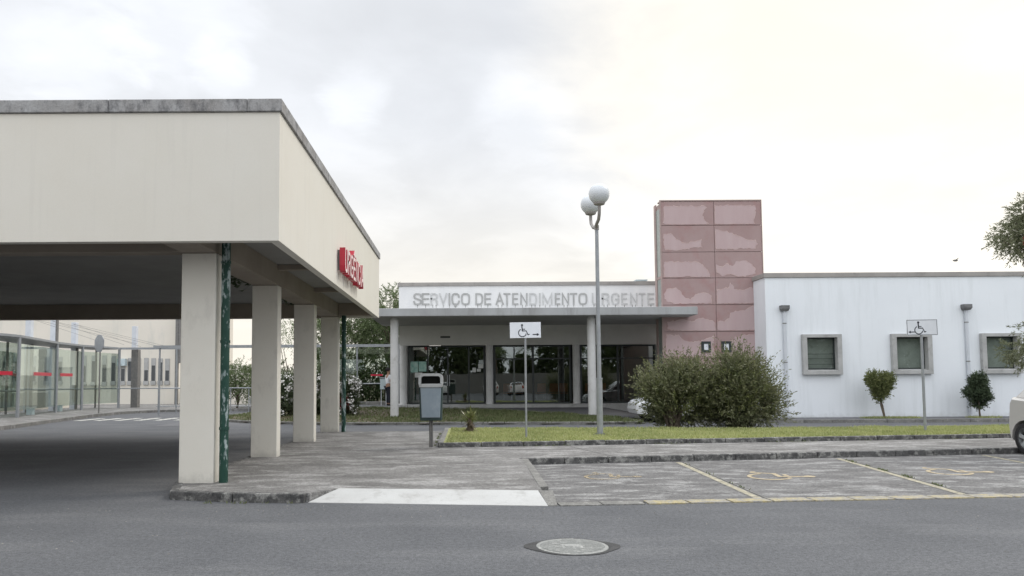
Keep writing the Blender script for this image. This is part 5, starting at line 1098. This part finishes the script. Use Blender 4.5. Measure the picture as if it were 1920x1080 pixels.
# ------------------------------------------------------------------ cars
def make_car(paint, label):
    t = thing('parked_car', label, 'car', (0, 0, 0))
    W = .84
    def archpts(cx, r=.385, n=9): return [(cx+r*math.cos(R(180-180*k/(n-1))), .33+r*math.sin(R(180-180*k/(n-1)))) for k in range(n)]
    prof = [(-1.98, .28)]+[(-1.70, .24)]+archpts(-1.27)+[(-.8, .22), (.8, .22)]+archpts(1.27)+[(1.68, .28), (1.76, .34), (1.80, .55), (1.79, .75), (1.77, 1.08), (1.70, 1.19), (-.75, 1.02), (-1.35, .95), (-1.80, .80), (-2.0, .66), (-2.04, .45)]
    # lofted side shells: narrower towards bottom, top and bumper corners
    ys = (-W, -W+.03, -W+.10, -.3, .3, W-.10, W-.03, W); n = len(prof); b = MB(); vs = []
    for y in ys:
        k = max(0, (abs(y)-(W-.10))/.10)
        for x, z in prof:
            sx = 1-(.075 if x < 0 else .045)*k*k if abs(x) > 1.66 else 1
            zz_ = z if z < .75 else z-.05*k*k; vs.append((x*sx, y*(1-.05*max(0, (z-.8))) , zz_))
    fs = [tuple(range(n))[::-1], tuple(range((len(ys)-1)*n, len(ys)*n))]
    for i in range(len(ys)-1):
        for k in range(n): fs.append((i*n+k, i*n+(k+1) % n, (i+1)*n+(k+1) % n, (i+1)*n+k))
    b.add(vs, fs); body = b.build('body', paint, t, bevel=.03, seg=3)
    # greenhouse
    def frame(x, z, w_): return [(x, -w_, z), (x, w_, z)]
    b = MB(); lo = [(-.95, -.76, 1.00), (1.74, -.76, 1.14), (1.74, .76, 1.14), (-.95, .76, 1.00)]; hi = [(-.15, -.60, 1.50), (1.35, -.60, 1.53), (1.35, .60, 1.53), (-.15, .60, 1.50)]
    b.hexa(lo+hi); b.build('roof', paint, t, bevel=.07, seg=3)
    def pane(P4, nm='window'):
        b = MB(); P4 = [Vector(p) for p in P4]; nn = (P4[1]-P4[0]).cross(P4[3]-P4[0]).normalized()*.02; c = sum(P4, Vector())/4
        b.add([p+nn for p in P4], [(0,1,2,3)]); b.add([p-nn*.5 for p in P4], [(3,2,1,0)]); b.build(nm, A['carglass'], t)
    def side(y, a, c):  # a..c params along the length
        def pt(u, v): 
            x0, x1 = -.95+u*2.69, -.15+u*1.5; x = x0+(x1-x0)*v; yy = .76+(.60-.76)*v; z = (1.0+.14*u)+(1.50+.03*u-1.0-.14*u)*v; return (x, yy*y, z)
        q = [pt(a, .12), pt(c, .12), pt(c, .82), pt(a, .82)]; return q if y < 0 else q[::-1]
    for y in (-1, 1):
        pane(side(y, .10, .47)); pane(side(y, .51, .84))
    pane([(-.88, .66, 1.04), (-.88, -.66, 1.04), (-.24, -.54, 1.42), (-.24, .54, 1.42)], 'windscreen'); pane([(1.71, -.62, 1.19), (1.71, .62, 1.19), (1.43, .52, 1.46), (1.43, -.52, 1.46)], 'rear_window')
    for y in (-1, 1):
        b = MB(); b.box(1.70, y*.56, .78, 1.802, y*.74, 1.06); b.build('taillight', A['taillight'], t)
        b = MB(); b.sphere((-1.86, y*.62, .70), .12, 12, 8, (.7, 1.3, .7)); b.build('headlight', A['opal'], t, smooth=True)
        b = MB(); b.sphere((-.68, y*.90, 1.04), .09, 12, 8, (.6, .9, .7)); b.build('mirror', paint, t, smooth=True)
        for hx_ in (.02, .98):
            b = MB(); b.box(hx_, y*.842, .88, hx_+.16, y*.862, .905); b.build('door_handle', paint, t)
        b = MB()
        for xx in (-.72, .36, 1.02): b.box(xx, y*.8405, .32, xx+.008, y*.8425, .95)
        b.build('door_seam', A['black'], t)
    for cx in (-1.27, 1.27):
        for y in (-1, 1):
            wr = .335; b = MB(); Yc = y*.74; pf = [(.20, -.09), (.29, -.10), (.325, -.085), (wr, -.05), (wr, .05), (.325, .085), (.29, .10), (.20, .09)]; sg = 32; vs = []; fs = []
            for r_, yy in pf:
                for k in range(sg): vs.append((cx+r_*math.cos(2*math.pi*k/sg), Yc+yy, .335+r_*math.sin(2*math.pi*k/sg)))
            for i in range(len(pf)-1):
                for k in range(sg): fs.append((i*sg+k, i*sg+(k+1) % sg, (i+1)*sg+(k+1) % sg, (i+1)*sg+k))
            b.add(vs, fs); ty = b.build('tyre', A['rubber'], t, smooth=True)
            b = MB(); vs = []; fs = []
            yo = Yc+y*.092
            for r_, yy in ((.235, yo), (.215, yo), (.205, yo-y*.05), (.205, Yc)):
                for k in range(sg): vs.append((cx+r_*math.cos(2*math.pi*k/sg), yy, .335+r_*math.sin(2*math.pi*k/sg)))
            for i in range(3):
                for k in range(sg): fs.append((i*sg+k, i*sg+(k+1) % sg, (i+1)*sg+(k+1) % sg, (i+1)*sg+k))
            b.add(vs, fs)
            for k in range(5):
                a = 2*math.pi*k/5+.3; 
                def q(rad, da, yy): return (cx+rad*math.cos(a+da), yy, .335+rad*math.sin(a+da))
                b.hexa([q(.03, -.9, yo-y*.035), q(.03, .9, yo-y*.035), q(.215, .22, yo-y*.03), q(.215, -.22, yo-y*.03), q(.03, -.9, yo-y*.005), q(.03, .9, yo-y*.005), q(.215, .15, yo-y*.005), q(.215, -.15, yo-y*.005)])
            b.tube([(cx, yo-y*.04, .335), (cx, yo+y*.004, .335)], .05, 14); b.build('rim', A['alloy'], ty)
            b = MB(); b.tube([(cx, Yc-y*.02, .335), (cx, Yc+y*.0, .335)], .2, 20); b.build('brake_disc', A['rubber'], ty)
        b = MB(); b.tube([(cx, -.82, .33), (cx, .82, .33)], .378, 20); 
        b = MB(); b.tube([(cx, -.60, .36), (cx, .60, .36)], .40, 20); b.build('wheel_well', A['black'], t)
    b = MB(); b.box(1.78, -.26, .50, 1.815, .26, .61); b.build('number_plate', A['signwhite'], t)
    return t
car = make_car(A['car_silver'], 'silver hatchback parked at the right edge with its alloy rear wheel against the kerb')
car.location = (12.47, 14.28, .006); car.rotation_euler = (0, 0, R(88)); car['group'] = 'parked cars'
def repaint(root, m_new):
    for ch in root.children:
        if ch.name.split('.')[0] in ('body', 'roof', 'mirror', 'door_handle'):
            ch.data = ch.data.copy(); ch.data.materials[0] = m_new
c2 = copy_tree(car, (8.60, 28.95, .06), 0, 'white car standing behind the left loose bush in front of the pink tower'); repaint(c2, A['car_white'])
c3 = copy_tree(car, (-10.9, 46.3, .0), R(4), 'white car far behind the oleanders between the second and third pillars'); repaint(c3, A['car_white'])
for i, (x, y, a) in enumerate(((-2, -17, 88), (3.4, -17.5, 91), (6.3, -17.2, 90), (13, -17, 92))):
    k = copy_tree(car if i % 2 else c2, (x, y, 0), R(a), 'car parked across the road behind the viewer, mirrored in the entrance glass')
# across the road behind the viewer (mirrored in the entrance glass)
def palm(x, y, h, seed, label):
    t = thing('palm_tree', label, 'tree', (x, y, 0), group='palms across the road'); rng = random.Random(seed)
    b = MB(); b.tube([(0, 0, 0), (.1, 0, h*.5), (0, 0, h)], [.22, .17, .15], 10); b.build('trunk', A['bark'], t, smooth=True)
    P_ = []; D_ = []
    for k in range(34):
        az = rng.uniform(0, 6.28); el = R(rng.uniform(-15, 75)); ln = rng.uniform(2.0, 2.8); d = Vector((math.cos(az)*math.cos(el), math.sin(az)*math.cos(el), math.sin(el))); s_ = Vector((-math.sin(az), math.cos(az), 0))
        for q in range(26):
            t_ = (q+1)/26; p = Vector((x, y, h))+d*ln*t_+Vector((0, 0, -1.0*t_*t_*ln*.6))
            for sg in (-1, 1): P_.append(p); D_.append(s_*sg+d*.5+Vector((0, 0, -.35)))
    leaves('fronds', P_, D_, .55, .045, A['treeleaf'], t, (x, y, 0), seed)
palm(4.5, -30, 5.6, 1, 'palm across the road, left one mirrored in the entrance glass'); palm(9.5, -31, 6.2, 2, 'palm across the road, middle one mirrored in the entrance glass'); palm(15.5, -29, 5.8, 3, 'palm across the road, right one mirrored in the entrance glass')
trees_b = [(-3, -31, 3.8, 9), (2.6, -33, 3.0, 8.5), (8.4, -33, 1.3, 5), (13.5, -33, 2.8, 8.6), (20, -32, 2.6, 8), (26, -31, 3, 8), (-10, -32, 4, 8.5)]+[(32+7*k, -32, 4.2, 7.5) for k in range(8)]
for i, (x, y, r_, h) in enumerate(trees_b):
    tree(x, y, h, [(0, 0, h*.5, r_, 1.4, h*.48)], 120+i, 'dark broad tree across the road behind the viewer', A['hedge'], 900, ls=.5, tr=.2, gap=0, grp='trees across the road')
b = MB((6, -27, 0)); b.box(-30, -27.2, 0, 90, -27, 2.6); tag(b.build('boundary_wall', A['steel_dark'], loc=(6, -27, 0)), 'plain grey boundary wall across the road behind the viewer', 'wall')
# bird over the white wing
b = MB(); b.sphere((0, 0, 0), .07, 8, 6, (1.8, .7, .7)); b.add([(-.05, 0, 0), (.07, 0, 0), (-.02, -.3, .1)], [(0,1,2)]); b.add([(-.05, 0, 0), (.07, 0, 0), (-.02, .3, .1)], [(0,2,1)])
tag(b.build('bird', A['steel_dark'], loc=(22.7, 34, 7.0)), 'tiny dark bird in flight above the white wing roof', 'bird')
